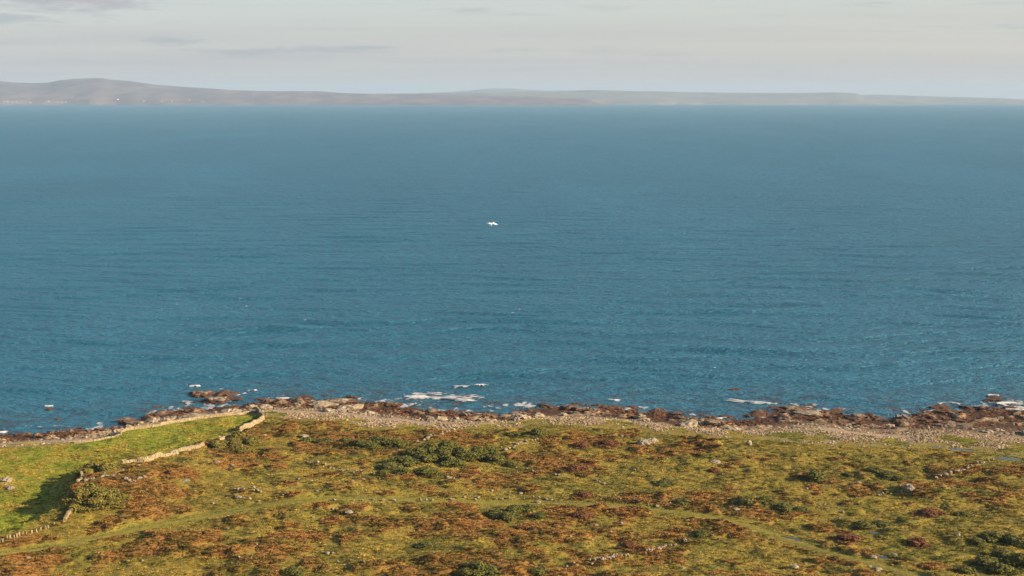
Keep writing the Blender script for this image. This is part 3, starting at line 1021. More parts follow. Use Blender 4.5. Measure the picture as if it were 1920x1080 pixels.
# the rest of the weedy rubble between them: too many to count
def rubble():
    n = 5200
    ux = RNG.uniform(-185, 185, n * 3)
    yw = np.interp(ux, _w[:, 0], _w[:, 1]); wd = np.maximum(4, yw - np.interp(ux, _g[:, 0], _g[:, 1]))
    st = RNG.uniform(-0.16, 0.56, n * 3) * wd
    yy = yw - st
    ok = fbm(ux, yy, 14, 2, 611) + 0.15 * (ux > 85) > 0.42
    kk = np.nonzero(ok)[0][:n]
    zz = land(ux[kk], yy[kk])
    keep = zz > -0.45
    kk = kk[keep]; zz = zz[keep]
    m_ = len(kk)
    s_ = 0.35 + 0.95 * RNG.random(m_) ** 2
    tt = st[kk] / wd[kk]
    cols = np.where((tt < 0.30 + 0.15 * RNG.random(m_))[:, None],
                    np.array([(0.032, 0.019, 0.012), (0.078, 0.035, 0.016), (0.155, 0.068, 0.023)])[RNG.integers(0, 3, m_)],
                    np.array([(0.16, 0.13, 0.09), (0.26, 0.21, 0.14), (0.12, 0.085, 0.05)])[RNG.integers(0, 3, m_)])
    scatter("rubble", "brown weed and broken stones between the shore rocks", np.stack([ux[kk], yy[kk], np.maximum(zz, -0.15)], 1),
            np.stack([RNG.normal(0, 0.3, m_), RNG.normal(0, 0.3, m_), RNG.uniform(0, 6.28, m_)], 1).astype(np.float32),
            np.stack([s_ * RNG.uniform(1, 2.0, m_), s_ * 1.2, s_ * 0.8], 1).astype(np.float32),
            RNG.integers(0, 5, m_).astype(np.int32), np.concatenate([cols, np.ones((m_, 1))], 1).astype(np.float32), cob)


rubble()

# ------------------------------------------------------------------ dry stone walls
def stone_box(V, F, c, ax, ay, az_, hx, hy, hz, r):
    i = len(V)
    for sz in (-1, 1):
        for sy_ in (-1, 1):
            for sx_ in (-1, 1):
                j = lambda: r.uniform(0.72, 1.08)
                V.append(c + ax * (sx_ * hx * j()) + ay * (sy_ * hy * j()) + az_ * (sz * hz * j()))
    F += [(i, i + 2, i + 3, i + 1), (i + 4, i + 5, i + 7, i + 6), (i, i + 1, i + 5, i + 4), (i + 2, i + 6, i + 7, i + 3), (i, i + 4, i + 6, i + 2), (i + 1, i + 3, i + 7, i + 5)]


def dry_wall(px_pts, label, height=1.35, ragged=0.25, seed=1, thick=0.29):
    r = random.Random(seed)
    height *= 0.85
    pts = [pg(u, v) for u, v in px_pts]
    line = smooth_line([p[:2] for p in pts], 0.5)
    root = empty("dry_stone_wall", (pts[0][0], pts[0][1], pts[0][2]))
    V = []; F = []
    arr = np.array(line)
    zs = land(arr[:, 0], arr[:, 1])
    seg = np.linalg.norm(np.diff(arr, axis=0), axis=1)
    cum = np.concatenate([[0], np.cumsum(seg)])
    org = Vector(root.location)
    for course in range(5):
        h0 = course * height / 5
        d = r.uniform(0, 0.3)
        while d < cum[-1]:
            L = r.uniform(0.38, 0.85)
            x = np.interp(d, cum, arr[:, 0]); y = np.interp(d, cum, arr[:, 1]); z = np.interp(d, cum, zs)
            x2 = np.interp(d + 0.4, cum, arr[:, 0]); y2 = np.interp(d + 0.4, cum, arr[:, 1])
            tx = Vector((x2 - x, y2 - y, 0))
            if tx.length < 1e-4:
                break
            tx.normalize()
            ty = Vector((-tx.y, tx.x, 0))
            top = height * (1 - ragged * vnoise(np.array([d / 3.0]), np.array([seed * 3.3]), 9)[0] * 1.6)
            if h0 < top:
                wv = thick * (1.15 - 0.35 * course / 5)
                up = Vector((r.uniform(-.12, .12), r.uniform(-.12, .12), 1)).normalized()
                stone_box(V, F, Vector((x, y, z + h0 + 0.10)) - org + ty * r.uniform(-0.05, 0.05), tx, ty, up, L * 0.52, wv, height / 9 * r.uniform(0.9, 1.25), r)
            d += L
    st = mesh_obj("stones", V, F, M_wall, root)
    st['kind'] = 'stuff'
    tag(root, label, "stone wall", "dry stone walls")
    return root


dry_wall([(140, 830), (178, 826), (224, 817)], "low tan stone wall between the green field and the weedy rocks", 1.1, 0.4, 3)
dry_wall([(226, 815), (234, 807), (290, 799), (340, 790), (385, 783), (440, 777), (472, 773)], "long stone wall curving along the seaward edge of the green field", 1.15, 0.2, 4)
dry_wall([(481, 768), (488, 778), (494, 790), (470, 802), (448, 811)], "tall stone wall with a corner running down from the shore", 1.9, 0.15, 5)
dry_wall([(431, 822), (421, 826), (411, 830)], "short gap-sided stretch of stone wall between two bushes", 1.5, 0.2, 6)
dry_wall([(382, 837), (345, 847), (318, 856), (276, 866), (252, 869), (228, 874)], "straight tan stone wall below the green field", 1.5, 0.2, 7)
dry_wall([(151, 894), (154, 904), (146, 913)], "short bent stub of wall on the edge of the knoll", 1.4, 0.3, 8)
dry_wall([(139, 949), (132, 964), (122, 977)], "narrow stub of wall below the bushy knoll", 1.2, 0.3, 9)


def posts_line():
    """a line of upright stones"""
    pts = [pg(u, v)[:2] for u, v in [(120, 979), (92, 990), (60, 1002), (30, 1011), (-8, 1023), (-60, 1040)]]
    line = smooth_line(pts, 0.9)
    root = empty("stone_row", (line[0][0], line[0][1], gz(*line[0])))
    tag(root, "row of small upright stones bordering the near edge of the field", "stone row")
    r = random.Random(5)
    protos = []
    for k in range(4):
        V = []; F = []
        stone_box(V, F, Vector((0, 0, 0.35)), Vector((1, 0, 0)), Vector((0, 1, 0)), Vector((r.uniform(-.1, .1), r.uniform(-.1, .1), 1)), 0.17, 0.16, 0.42, r)
        me = bpy.data.meshes.new("stone")
        me.from_pydata([tuple(v) for v in V], [], F)
        me.materials.append(M_wall)
        protos.append(me)
    for x, y in line:
        if r.random() < 0.12:
            continue
        o = bpy.data.objects.new("stone", r.choice(protos))
        o.parent = root
        o.location = Vector((x + r.uniform(-.15, .15), y + r.uniform(-.3, .3), gz(x, y))) - Vector(root.location)
        o.rotation_euler = (0, 0, r.uniform(0, 3)); s_ = r.uniform(0.7, 1.15); o.scale = (s_, s_, s_)
        COL.objects.link(o)


posts_line()


def tumbled(px_pts, label, step=1.0, size=(0.28, 0.6), jitter=0.5, skip=0.25, seed=1):
    r = random.Random(seed)
    line = smooth_line([pg(u, v)[:2] for u, v in px_pts], step)
    root = empty("tumbled_wall", (line[0][0], line[0][1], gz(*line[0])))
    for x, y in line:
        if r.random() < skip:
            continue
        for _ in range(1 if r.random() < 0.7 else 2):
            xx, yy = x + r.gauss(0, jitter * 0.6), y + r.gauss(0, jitter)
            s_ = 0.85 * r.uniform(*size) * (1.5 if r.random() < 0.12 else 1.0)
            o = bpy.data.objects.new("stone", r.choice(ST))
            o.parent = root
            o.location = Vector((xx, yy, gz(xx, yy) + 0.30)) - Vector(root.location)
            o.scale = (s_ * r.uniform(0.8, 1.3), s_, s_ * r.uniform(0.8, 1.1))
            o.rotation_euler = (r.uniform(-.3, .3), r.uniform(-.3, .3), r.uniform(0, 6))
            COL.objects.link(o)
    return tag(root, label, "stone row", "tumbled walls")


tumbled([(608, 948), (660, 941), (720, 940), (800, 940), (812, 940)], "line of pale stones along the left part of the grassy track", 2.0, (0.28, 0.6), 0.4, 0.35, 1)
tumbled([(845, 939), (900, 937), (925, 935), (968, 934)], "cluster of pale stones strung along the middle of the track", 1.8, (0.28, 0.62), 0.6, 0.35, 2)
tumbled([(972, 936), (1035, 938), (1080, 934), (1130, 937), (1200, 943), (1250, 949)], "sparse small stones along the right part of the track", 1.6, (0.2, 0.42), 0.5, 0.3, 3)
tumbled([(1040, 1068), (1078, 1061), (1100, 1058)], "few stones at the low end of the broken wall near the bottom", 1.0, (0.3, 0.5), 0.5, 0.25, 4)
tumbled([(1108, 1056), (1134, 1052), (1160, 1047), (1182, 1043)], "densest pale stretch of tumbled wall near the bottom centre", 0.55, (0.26, 0.48), 0.3, 0.05, 5)
tumbled([(1212, 1038), (1240, 1030), (1262, 1023), (1292, 1014)], "upper end of the broken wall near the bottom centre", 0.9, (0.25, 0.48), 0.4, 0.25, 6)
tumbled([(782, 829), (800, 825), (828, 813), (852, 806)], "tumbled stones running from the dark bushes up to the beach", 0.9, (0.32, 0.62), 0.5, 0.2, 7)
tumbled([(942, 846), (966, 838), (988, 829), (1012, 821)], "straight row of tumbled stones right of the dark bushes", 0.9, (0.32, 0.6), 0.4, 0.15, 8)
tumbled([(1750, 900), (1790, 889), (1812, 881), (1840, 870), (1862, 864)], "row of stones slanting up to the pools on the right", 1.0, (0.32, 0.6), 0.5, 0.15, 9)
tumbled([(578, 868), (606, 875), (640, 884), (665, 889), (702, 891)], "scattered wall stones left of the dark bushes", 1.2, (0.26, 0.55), 0.8, 0.25, 10)
tumbled([(1536, 949), (1560, 945), (1595, 939)], "loose line of stones below the round dark bush", 1.0, (0.28, 0.5), 0.5, 0.3, 11)
tumbled([(1640, 931), (1664, 926), (1690, 921)], "few stones in the heather below the dark boulder", 1.1, (0.25, 0.48), 0.5, 0.25, 12)
tumbled([(962, 876), (1000, 885), (1046, 893)], "dark broken line of stones right of the bushes", 1.1, (0.24, 0.45), 0.4, 0.3, 13)
tumbled([(1108, 901), (1118, 904), (1132, 908)], "three or four pale stones on open moor in the middle", 1.6, (0.3, 0.5), 0.4, 0.2, 14)
tumbled([(162, 911), (190, 905), (224, 902)], "pale row of collapsed wall on the bushy knoll", 0.6, (0.3, 0.55), 0.4, 0.05, 15)
tumbled([(232, 907), (250, 909), (262, 904), (272, 901)], "second pale row of collapsed wall on the knoll", 0.6, (0.3, 0.55), 0.4, 0.05, 16)
tumbled([(838, 897), (850, 899)], "pair of pale stones at the foot of the dark bushes", 1.6, (0.4, 0.6), 0.3, 0.0, 17)
tumbled([(440, 922), (465, 924), (490, 927)], "upper broken strip of pale bedrock by the large boulder", 0.9, (0.35, 0.6), 0.3, 0.15, 18)
tumbled([(445, 933), (470, 938), (486, 941)], "lower broken strip of pale bedrock by the large boulder", 0.9, (0.35, 0.6), 0.3, 0.15, 19)

# single boulders: (px, py, radius m, height scale, large?, label)
BOULDERS = [
    (1207, 833, 3.4, 1.3, 1, "large pale slab of rock cropping out of the heather"),
    (1222, 828, 2.8, 1.1, 1, "pale rock shelf behind the large slab in the heather"),
    (1342, 867, 2.4, 0.7, 1, "flat white slab lying on open grass"),
    (1405, 834, 1.6, 1.9, 0, "upright dark boulder close to the middle beach"),
    (1704, 917, 2.2, 1.7, 1, "dark boulder with a long shadow on the right"),
    (12, 902, 2.6, 1.3, 1, "pale rock outcrop in the shaded green field"),
    (18, 916, 2.0, 1.1, 1, "dark cracked rock below the outcrop in the field"),
    (475, 917, 1.1, 1.2, 0, "round pale boulder above the bedrock strips"),
    (54, 1049, 1.1, 0.9, 0, "white boulder near the bottom corner of the heather"),
    (92, 1034, 0.7, 0.7, 0, "small pale stone by the lower left track"),
    (747, 844, 0.8, 1.0, 0, "single white boulder on the top of the dark bushes"),
    (584, 907, 0.8, 1.0, 0, "white stone with a dark hollow behind it"),
    (660, 905, 0.7, 0.8, 0, "white stone on the edge of a heather mound"),
    (682, 901, 0.8, 0.9, 0, "white stone at the right end of a heather mound"),
    (594, 923, 0.6, 0.8, 0, "small stone under the heather mound"),
    (614, 1040, 1.0, 0.9, 0, "pale boulder on lower left heather"),
    (624, 1040, 0.6, 0.7, 0, "small stone beside the pale boulder on lower heather"),
    (683, 1059, 0.7, 1.0, 0, "small grey stone low in the frame"),
    (814, 1043, 0.5, 0.7, 0, "tiny white stone near dark hollow low in the frame"),
    (922, 921, 0.9, 1.0, 0, "white boulder above the middle of the track"),
    (976, 926, 1.2, 0.6, 0, "flat white stone above the grassy track"),
    (1008, 943, 1.4, 0.8, 0, "brown boulder on the far edge of the track"),
    (1490, 1066, 1.5, 1.1, 0, "pale boulder low on the right moor"),
    (1278, 1070, 1.1, 0.9, 0, "grey blue boulder near the bottom edge"),
    (1645, 1074, 1.6, 0.8, 0, "pale rock by the stream at the bottom right"),
    (1630, 1070, 0.9, 0.8, 0, "small rock left of the pale stream rock"),
    (1637, 1046, 1.3, 0.8, 0, "pale rock at the head of the stream"),
    (1676, 1043, 1.2, 0.8, 0, "pinkish rock above the stream"),
    (1796, 1006, 1.0, 1.2, 0, "white stone in shadow on the right moor"),
    (1580, 961, 0.8, 0.9, 0, "white stone in the grass below the round bush"),
    (1574, 972, 0.6, 0.8, 0, "small white stone lower in the same grass"),
    (1512, 917, 1.0, 0.7, 0, "pale stone under the round dark bush"),
    (1574, 918, 0.5, 0.8, 0, "small pale stone right of the round dark bush"),
    (1610, 907, 1.5, 0.8, 0, "pinkish rock in heather right of the round dark bush"),
    (1355, 986, 0.7, 0.8, 0, "white stone beside the curve of the track"),
    (1335, 1005, 0.6, 0.8, 0, "small white stone below the track curve"),
    (1118, 988, 1.0, 0.5, 0, "flat white stone in the heather under the track"),
    (1165, 983, 0.7, 0.8, 0, "pale stone right of the flat heather stone"),
    (1110, 1013, 0.5, 0.8, 0, "tiny white stone on a heather mound"),
    (1380, 957, 1.6, 0.5, 0, "pale broken slab under a dark bush"),
    (1268, 935, 0.8, 0.8, 0, "small pale stone on the brown bank above the track"),
    (1166, 818, 0.9, 0.9, 0, "pale stone near the top of the moor"),
    (1048, 861, 0.6, 0.8, 0, "lone white stone left of the red bush"),
    (1250, 861, 0.6, 0.8, 0, "lone white stone in pale grass"),
    (260, 883, 1.0, 0.7, 0, "white stone below the straight field wall"),
    (345, 870, 0.7, 0.7, 0, "small white stone in heather below the wall"),
    (436, 877, 0.9, 0.6, 0, "pale flat stone in the left heather"),
    (407, 874, 1.5, 0.4, 0, "flat pinkish slab in the left heather"),
    (349, 902, 1.6, 0.4, 0, "thin pale slab lying in red heather"),
    (495, 820, 1.4, 0.5, 0, "pale slab in the grass below the wall corner"),
    (570, 818, 2.2, 0.5, 0, "long pale slab in the grass near the top"),
    (399, 946, 0.8, 0.8, 0, "small stone at the end of a dark bank"),
    (655, 962, 1.8, 0.5, 0, "flat pinkish slab below the track"),
    (631, 955, 0.9, 0.6, 0, "white stone on the near side of the track"),
    (587, 971, 0.7, 0.7, 0, "small white stone below the track on the left"),
    (1460, 860, 0.5, 0.8, 0, "tiny pale stone in right grass"),
]
for i, (u, v, rad, hs, lg, lab) in enumerate(BOULDERS):
    x, y, z = pg(u, v)
    me = STL[i % 3] if lg else ST[i % 6]
    place_rock("boulder", me, x, y, z + 0.12, rad * 0.72, rad * 0.62, rad * hs * 0.66, random.uniform(0, 6), lab, "boulder", None, 0.1)
# smaller ones that nothing tells apart
def where(u, v):
    side = "on the left" if u < 640 else "in the middle" if u < 1280 else "on the right"
    return ("between beach and track " if v < 945 else "in the heather nearer than the track ") + side


for i in range(70):
    u, v = random.uniform(10, 1910), random.uniform(830, 1075)
    x, y, z = pg(u, v)
    _, a_ = land(np.array([x]), np.array([y]), True)
    if a_['moor'][0] < 0.8 or a_['track'][0] > 0.1:
        continue
    rr = random.uniform(0.18, 0.4)
    place_rock("boulder", random.choice(ST), x, y, z + 0.25, rr, rr * random.uniform(0.7, 1.2), rr * 0.8, random.uniform(0, 6),
               "small pale stone lying loose " + where(u, v), "boulder", "loose stones " + where(u, v), 0.2)

# ------------------------------------------------------------------ bushes
def bush_meshes(seed, mat, n_leaf=2400):
    r = random.Random(seed)
    lobes = []
    for _ in range(9):
        a = r.uniform(0, 6.28); d = r.uniform(0.0, 0.62)
        lobes.append((Vector((d * math.cos(a), d * math.sin(a), r.uniform(0.28, 0.58) * (1.15 - d))), r.uniform(0.26, 0.46)))
    V = []; F = []
    for q_ in range(n_leaf):
        c, rad = r.choice(lobes)
        d = Vector((r.gauss(0, 1), r.gauss(0, 1), r.gauss(0.25, 0.9))).normalized()
        p = c + d * rad * r.uniform(0.72, 1.10)
        if p.z < 0:
            p.z *= -0.4
        if q_ % 5 == 0:                                             # ragged skirt of low growth
            a_ = r.uniform(0, 6.28); q = 0.55 + 0.65 * r.random() * (0.6 + 0.4 * math.sin(3 * a_ + seed))
            p = Vector((q * math.cos(a_), q * math.sin(a_), r.uniform(0.02, 0.26) * (1.25 - q)))
        nrm = (d + Vector((r.gauss(0, .55), r.gauss(0, .55), r.gauss(0, .55)))).normalized()
        a = nrm.orthogonal().normalized(); b = nrm.cross(a)
        th = r.uniform(0, 3.14)
        a, b = a * math.cos(th) + b * math.sin(th), b * math.cos(th) - a * math.sin(th)
        s_ = r.uniform(0.042, 0.095)
        i = len(V)
        V += [p - a * s_, p + b * s_ * 0.7, p + a * s_ * 1.3 + nrm * s_ * 0.4, p - b * s_ * 0.7]
        F.append((i, i + 1, i + 2, i + 3))
    me = bpy.data.meshes.new("foliage")
    me.from_pydata([tuple(v) for v in V], [], F)
    me.materials.append(mat)
    V = []; F = []
    for _ in range(8):
        a = r.uniform(0, 6.28); d = r.uniform(0.2, 0.6)
        p0 = Vector((0.12 * math.cos(a), 0.12 * math.sin(a), -0.05)); p1 = Vector((d * math.cos(a), d * math.sin(a), r.uniform(0.35, 0.7)))
        ax = (p1 - p0).normalized(); sx_ = ax.orthogonal().normalized(); sy_ = ax.cross(sx_)
        i = len(V)
        for q, w_ in ((p0, 0.03), (p1, 0.010)):
            for k in range(5):
                t = k * 2 * math.pi / 5
                V.append(q + (sx_ * math.cos(t) + sy_ * math.sin(t)) * w_)
        for k in range(5):
            F.append((i + k, i + (k + 1) % 5, i + 5 + (k + 1) % 5, i + 5 + k))
    ms = bpy.data.meshes.new("stems")
    ms.from_pydata([tuple(v) for v in V], [], F)
    ms.materials.append(M_stem)
    return me, ms


GORSE = [bush_meshes(900 + k, M_bush) for k in range(4)]
BRAM = [bush_meshes(950 + k, M_bramble) for k in range(3)]


def bush(u, v, w_px, h, label, group, kind='gorse', depth=None):
    x, y, z = pg(u, v)
    dist = math.hypot(math.hypot(x, y), CAM_Z - z)
    half = w_px / FPX * dist * 0.5 * 1.15
    fol, stm = random.choice(GORSE if kind == 'gorse' else BRAM)
    root = empty("bush", (x, y, z - 0.05), random.uniform(0, 6.28))
    d = depth or half
    root.scale = ((half + d) / 2, (half + d) / 2, h * 1.12)
    for nm, me in (("foliage", fol), ("stems", stm)):
        o = bpy.data.objects.new(nm, me)
        o.parent = root
        COL.objects.link(o)
    return tag(root, label, "bush", group)


CL = ("dark green gorse bush in the big clump in the middle", "gorse in the middle clump")
for (u, v, w_, h) in [(838, 846, 60, 2.6), (806, 848, 55, 2.4), (778, 856, 55, 2.2), (866, 858, 55, 2.3), (895, 856, 50, 2.3), (918, 852, 40, 2.0), (930, 864, 46, 1.7),
                      (760, 870, 60, 2.0), (730, 880, 60, 1.7), (800, 870, 60, 2.2), (845, 870, 50, 2.0), (800, 887, 55, 1.6), (760, 890, 50, 1.5), (720, 891, 40, 1.2), (960, 872, 40, 1.1),
                      (828, 858, 50, 2.4), (790, 862, 44, 2.0)]:
    bush(u, v, w_, h, *CL)
BL = ("low gorse bush in the row running left from the middle clump", "low gorse row")
for (u, v, w_, h) in [(575, 829, 34, 1.4), (612, 829, 40, 1.2), (648, 832, 44, 1.5), (678, 836, 50, 1.7), (712, 832, 60, 1.9), (745, 836, 46, 1.8), (700, 842, 40, 1.4)]:
    bush(u, v, w_, h, *BL)
WB = ("olive bramble bush growing against the field wall below its corner", "brambles on the field wall")
for (u, v, w_, h) in [(452, 822, 40, 1.7), (470, 832, 44, 1.6), (437, 833, 40, 1.6), (405, 838, 44, 1.5), (450, 842, 44, 1.3), (478, 824, 30, 1.2)]:
    bush(u, v, w_, h, WB[0], WB[1], 'bramble')
KB = ("olive bramble bush crowding the knoll beside the shaded field", "brambles on the knoll")
for (u, v, w_, h) in [(165, 932, 56, 2.6), (190, 934, 56, 2.3), (150, 940, 44, 2.6), (178, 950, 50, 2.0), (210, 945, 46, 1.6), (172, 887, 44, 2.2), (198, 886, 44, 2.0), (160, 895, 34, 1.8), (142, 957, 34, 1.8), (205, 926, 44, 1.5), (225, 935, 40, 1.2)]:
    bush(u, v, w_, h, KB[0], KB[1], 'bramble')
TB = ("dark green gorse bush casting shade beside the middle of the track", "gorse beside the track")
for (u, v, w_, h) in [(962, 967, 60, 2.0), (930, 968, 50, 1.5), (990, 960, 50, 1.7), (945, 975, 44, 1.6), (1012, 970, 40, 1.0)]:
    bush(u, v, w_, h, *TB)
CB = ("dark green gorse bush in the thicket at the bottom right corner", "gorse in the right corner")
for (u, v, w_, h) in [(1860, 1014, 56, 1.7), (1895, 1018, 56, 1.8), (1830, 1020, 40, 1.2), (1915, 1028, 50, 1.8), (1885, 1054, 70, 2.0), (1915, 1062, 70, 2.2), (1850, 1062, 56, 1.5), (1875, 1076, 60, 1.9), (1808, 1078, 50, 1.3)]:
    bush(u, v, w_, h, *CB)
SB = ("low dark scrub bush among the hummocks on the right", "scrub on the right moor")
for (u, v, w_, h) in [(1640, 884, 40, 1.2), (1665, 893, 44, 1.2), (1690, 900, 40, 1.0), (1620, 990, 50, 1.5), (1650, 988, 56, 1.4), (1590, 892, 30, 0.9), (1470, 955, 50, 1.2), (1500, 960, 46, 1.2), (1805, 968, 40, 1.0), (1245, 908, 44, 0.9)]:
    bush(u, v, w_, h, *SB)
for args in [
    (1528, 899, 52, 2.5, "round dark gorse bush standing alone with a long shadow", None),
    (1400, 946, 52, 1.5, "dark gorse bush above the curve of the track", None),
    (1432, 944, 40, 1.3, "smaller dark bush touching the one above the track curve", None),
    (1280, 944, 44, 1.1, "low dark bush on the bank above the track", None),
    (1008, 814, 46, 1.5, "gorse bush close under the middle beach", None),
    (965, 815, 30, 1.1, "small dark bush just left of the gorse under the beach", None),
    (900, 1074, 66, 2.0, "dark gorse bush cut by the bottom edge", None),
    (872, 1079, 40, 1.5, "smaller gorse bush left of the one on the bottom edge", None),
    (548, 1079, 50, 1.3, "low dark bush at the bottom edge on the left half", None),
    (800, 1030, 50, 1.1, "low dark scrub in a hollow low in the frame", None),
    (1010, 1078, 60, 1.3, "low dark bush at the bottom below the broken wall", None),
    (1312, 822, 20, 1.0, "tiny dark bush against the shingle bank", None),
    (1316, 1003, 50, 1.0, "low scrub among heather right of the broken wall", None),
]:
    bush(*args)
for args in [
    (1076, 880, 60, 1.5, "rounded rusty red bush on the middle moor", None),
]:
    x, y, z = pg(args[0], args[1])
RB = bush_meshes(990, make_plain_mat("rusty_leaves", [(0.3, (0.085, 0.035, 0.015)), (0.5, (0.15, 0.062, 0.024)), (0.75, (0.21, 0.09, 0.032))], 1.1))
for u, v, w_, h, lab in [(1080, 882, 56, 1.6, "rounded rusty red bush on the middle moor"), (1340, 884, 30, 1.0, "small pointed rusty bush near the white slab"),
                         (1095, 930, 40, 1.0, "rusty bush above the right part of the track"), (1090, 970, 50, 1.2, "rusty heather bush below the track"), (1182, 1026, 40, 1.2, "reddish bush above the broken wall"),
                         (1720, 1022, 46, 1.8, "tall rusty bush near the stream on the right"), (1590, 1012, 56, 1.2, "wide rusty heather mound left of the stream pool"),
                         (1745, 965, 60, 1.3, "wide dark red heather bush on the right moor"), (1090, 835, 40, 1.2, "rusty bush high on the middle moor"), (1140, 832, 44, 1.2, "rusty mound bush left of the large slab")]:
    BRAM, keep_ = [RB], BRAM
    bush(u, v, w_, h, lab, None, 'bramble')
    BRAM = keep_

# ------------------------------------------------------------------ surf
def breaker(px_line, label, width, height, seed, patch=0.0, thr=0.42, face=True):
    """a wave crest with foam: a rounded ridge of broken white water along a line, with a trailing foam sheet"""
    line = np.array(smooth_line([pix(u, v, 0.2) for u, v in px_line], 0.35))
    n = len(line)
    tan = np.gradient(line, axis=0); tan /= np.linalg.norm(tan, axis=1)[:, None] + 1e-9
    nor = np.stack([-tan[:, 1], tan[:, 0]], 1)                   # away from the land for lines running left to right
    k = np.arange(-width, width + patch, 0.35)
    XX = line[:, 0:1] + nor[:, 0:1] * k[None, :]; YY = line[:, 1:2] + nor[:, 1:2] * k[None, :]
    e = np.linspace(0, 1, n)[:, None]
    env = np.minimum(sstep(0, 0.12, e), sstep(1, 0.85, e))
    ridge = np.where(k < 0, np.exp(-(k / (width * 0.45)) ** 2), np.exp(-(k / (width * 0.9)) ** 2))[None, :]
    ns = fbm(XX * 0.6, YY, 1.5, 4, seed, 0.65); ns2 = fbm(XX, YY, 6, 2, seed + 3)
    ZZ = 0.06 + height * ridge * env * (0.6 + 0.8 * ns2) + 0.22 * (ns - 0.4) * (0.3 + ridge)
    tail = np.where(k > 0, np.clip(1 - k / (width + patch), 0, 1) ** 0.8, 0)[None, :] * (0.62 if patch > 3 else 0.5)
    cover = np.maximum(ridge, tail) * (0.6 + 0.8 * ns2)
    edge = thr + 0.12 - 0.36 * cover * env
    mask = (ns > edge) & (env > 0.02)
    thick = np.clip((ns - edge) / 0.30, 0, 1) * 0.95
    o = grid_mesh("breaking_wave", XX, YY, ZZ, M_foam, {'thick': thick}, mask)
    return tag(o, label, "wave", "breakers off the shore")


breaker([(758, 747), (790, 746), (830, 747), (862, 750), (892, 753)], "widest white breaker spilling over rocks off the middle shore", 1.4, 0.7, 701, 9.0, 0.38)
breaker([(842, 725), (875, 726), (918, 722)], "white crested wave just beyond the widest breaker", 1.3, 0.7, 702, 4.0, 0.44)
breaker([(462, 733), (472, 734), (483, 731)], "small bright breaker right of the offshore skerry", 0.8, 0.6, 703, 0.8, 0.34)
breaker([(494, 746), (520, 747), (548, 746)], "thin line of foam in front of the rocky point", 0.7, 0.35, 704, 0.8, 0.40)
breaker([(352, 725), (366, 725), (378, 724)], "small white crest behind the offshore skerry", 0.9, 0.6, 705, 1.0, 0.42)
breaker([(410, 729), (422, 730), (432, 731)], "thin foam along the back of the skerry", 0.7, 0.3, 706, 0.8, 0.46)
breaker([(1136, 750), (1150, 751), (1168, 750)], "small breaker over the middle rocks", 0.9, 0.5, 707, 1.2, 0.44)
breaker([(1218, 748), (1228, 748), (1238, 748)], "faint little crest between the two right breakers", 0.6, 0.3, 708, 1.2, 0.50)
breaker([(1358, 748), (1385, 752), (1420, 755), (1458, 758)], "long white breaker rolling in left of the dark humped rock", 1.1, 0.7, 709, 1.6, 0.26)
breaker([(82, 762), (92, 762), (102, 761)], "small foam crest over a sunken rock off the field", 0.8, 0.4, 710, 0.8, 0.44)
breaker([(-10, 812), (4, 811), (20, 808)], "foam washing the rocks at the left edge", 0.9, 0.5, 711, 1.5, 0.42)
breaker([(1850, 742), (1862, 741), (1876, 742)], "foam behind the dark rock in the right surf", 0.8, 0.4, 712, 0.8, 0.42)
breaker([(1862, 757), (1890, 756), (1925, 753)], "broad wash of foam at the right edge", 1.4, 0.5, 713, 5.0, 0.47)
breaker([(1880, 767), (1905, 768), (1930, 768)], "bright surf against the right shore rocks", 1.0, 0.4, 714, 1.6, 0.46)
breaker([(1758, 757), (1780, 755), (1802, 758)], "foam streaming round the brown ledge off the right shore", 0.9, 0.3, 715, 1.5, 0.47)
breaker([(1340, 785), (1352, 784), (1364, 782)], "thin foam in the inlet by the orange weedy rock", 0.6, 0.3, 716, 0.6, 0.42)
breaker([(440, 742), (452, 739), (462, 736)], "foam trailing off the end of the skerry", 0.8, 0.2, 717, 1.2, 0.50)


def wash():
    """thin lace of foam where the sea meets the rocks, no two patches to be told apart"""
    xs = np.arange(-175, 175, 0.4); ds = np.arange(-1.5, 16, 0.4)
    XX, DD = np.meshgrid(xs, ds)
    YY = np.interp(XX, _w[:, 0], _w[:, 1]) + (fbm(XX, XX * 0, 9, 3, 5) - 0.5) * 3 + DD
    n1 = fbm(XX, YY * 0.5, 2.2, 4, 721, 0.6); n2 = fbm(XX, YY, 14, 2, 723)
    lace = n1 * 0.8 + n2 * 0.5 - 0.014 * DD
    mask = lace > 0.665
    zg = land(XX, YY)
    mask &= zg < 0.05
    ZZ = 0.12 + 0.12 * (n1 - 0.4) + 0 * XX
    o = grid_mesh("foam", XX, YY, ZZ, M_foam, {'thick': np.clip((lace - 0.665) / 0.16, 0, 1) * 0.8}, mask)
    tag(o, "lace of white foam along the waterline", None, None, 'stuff')


wash()


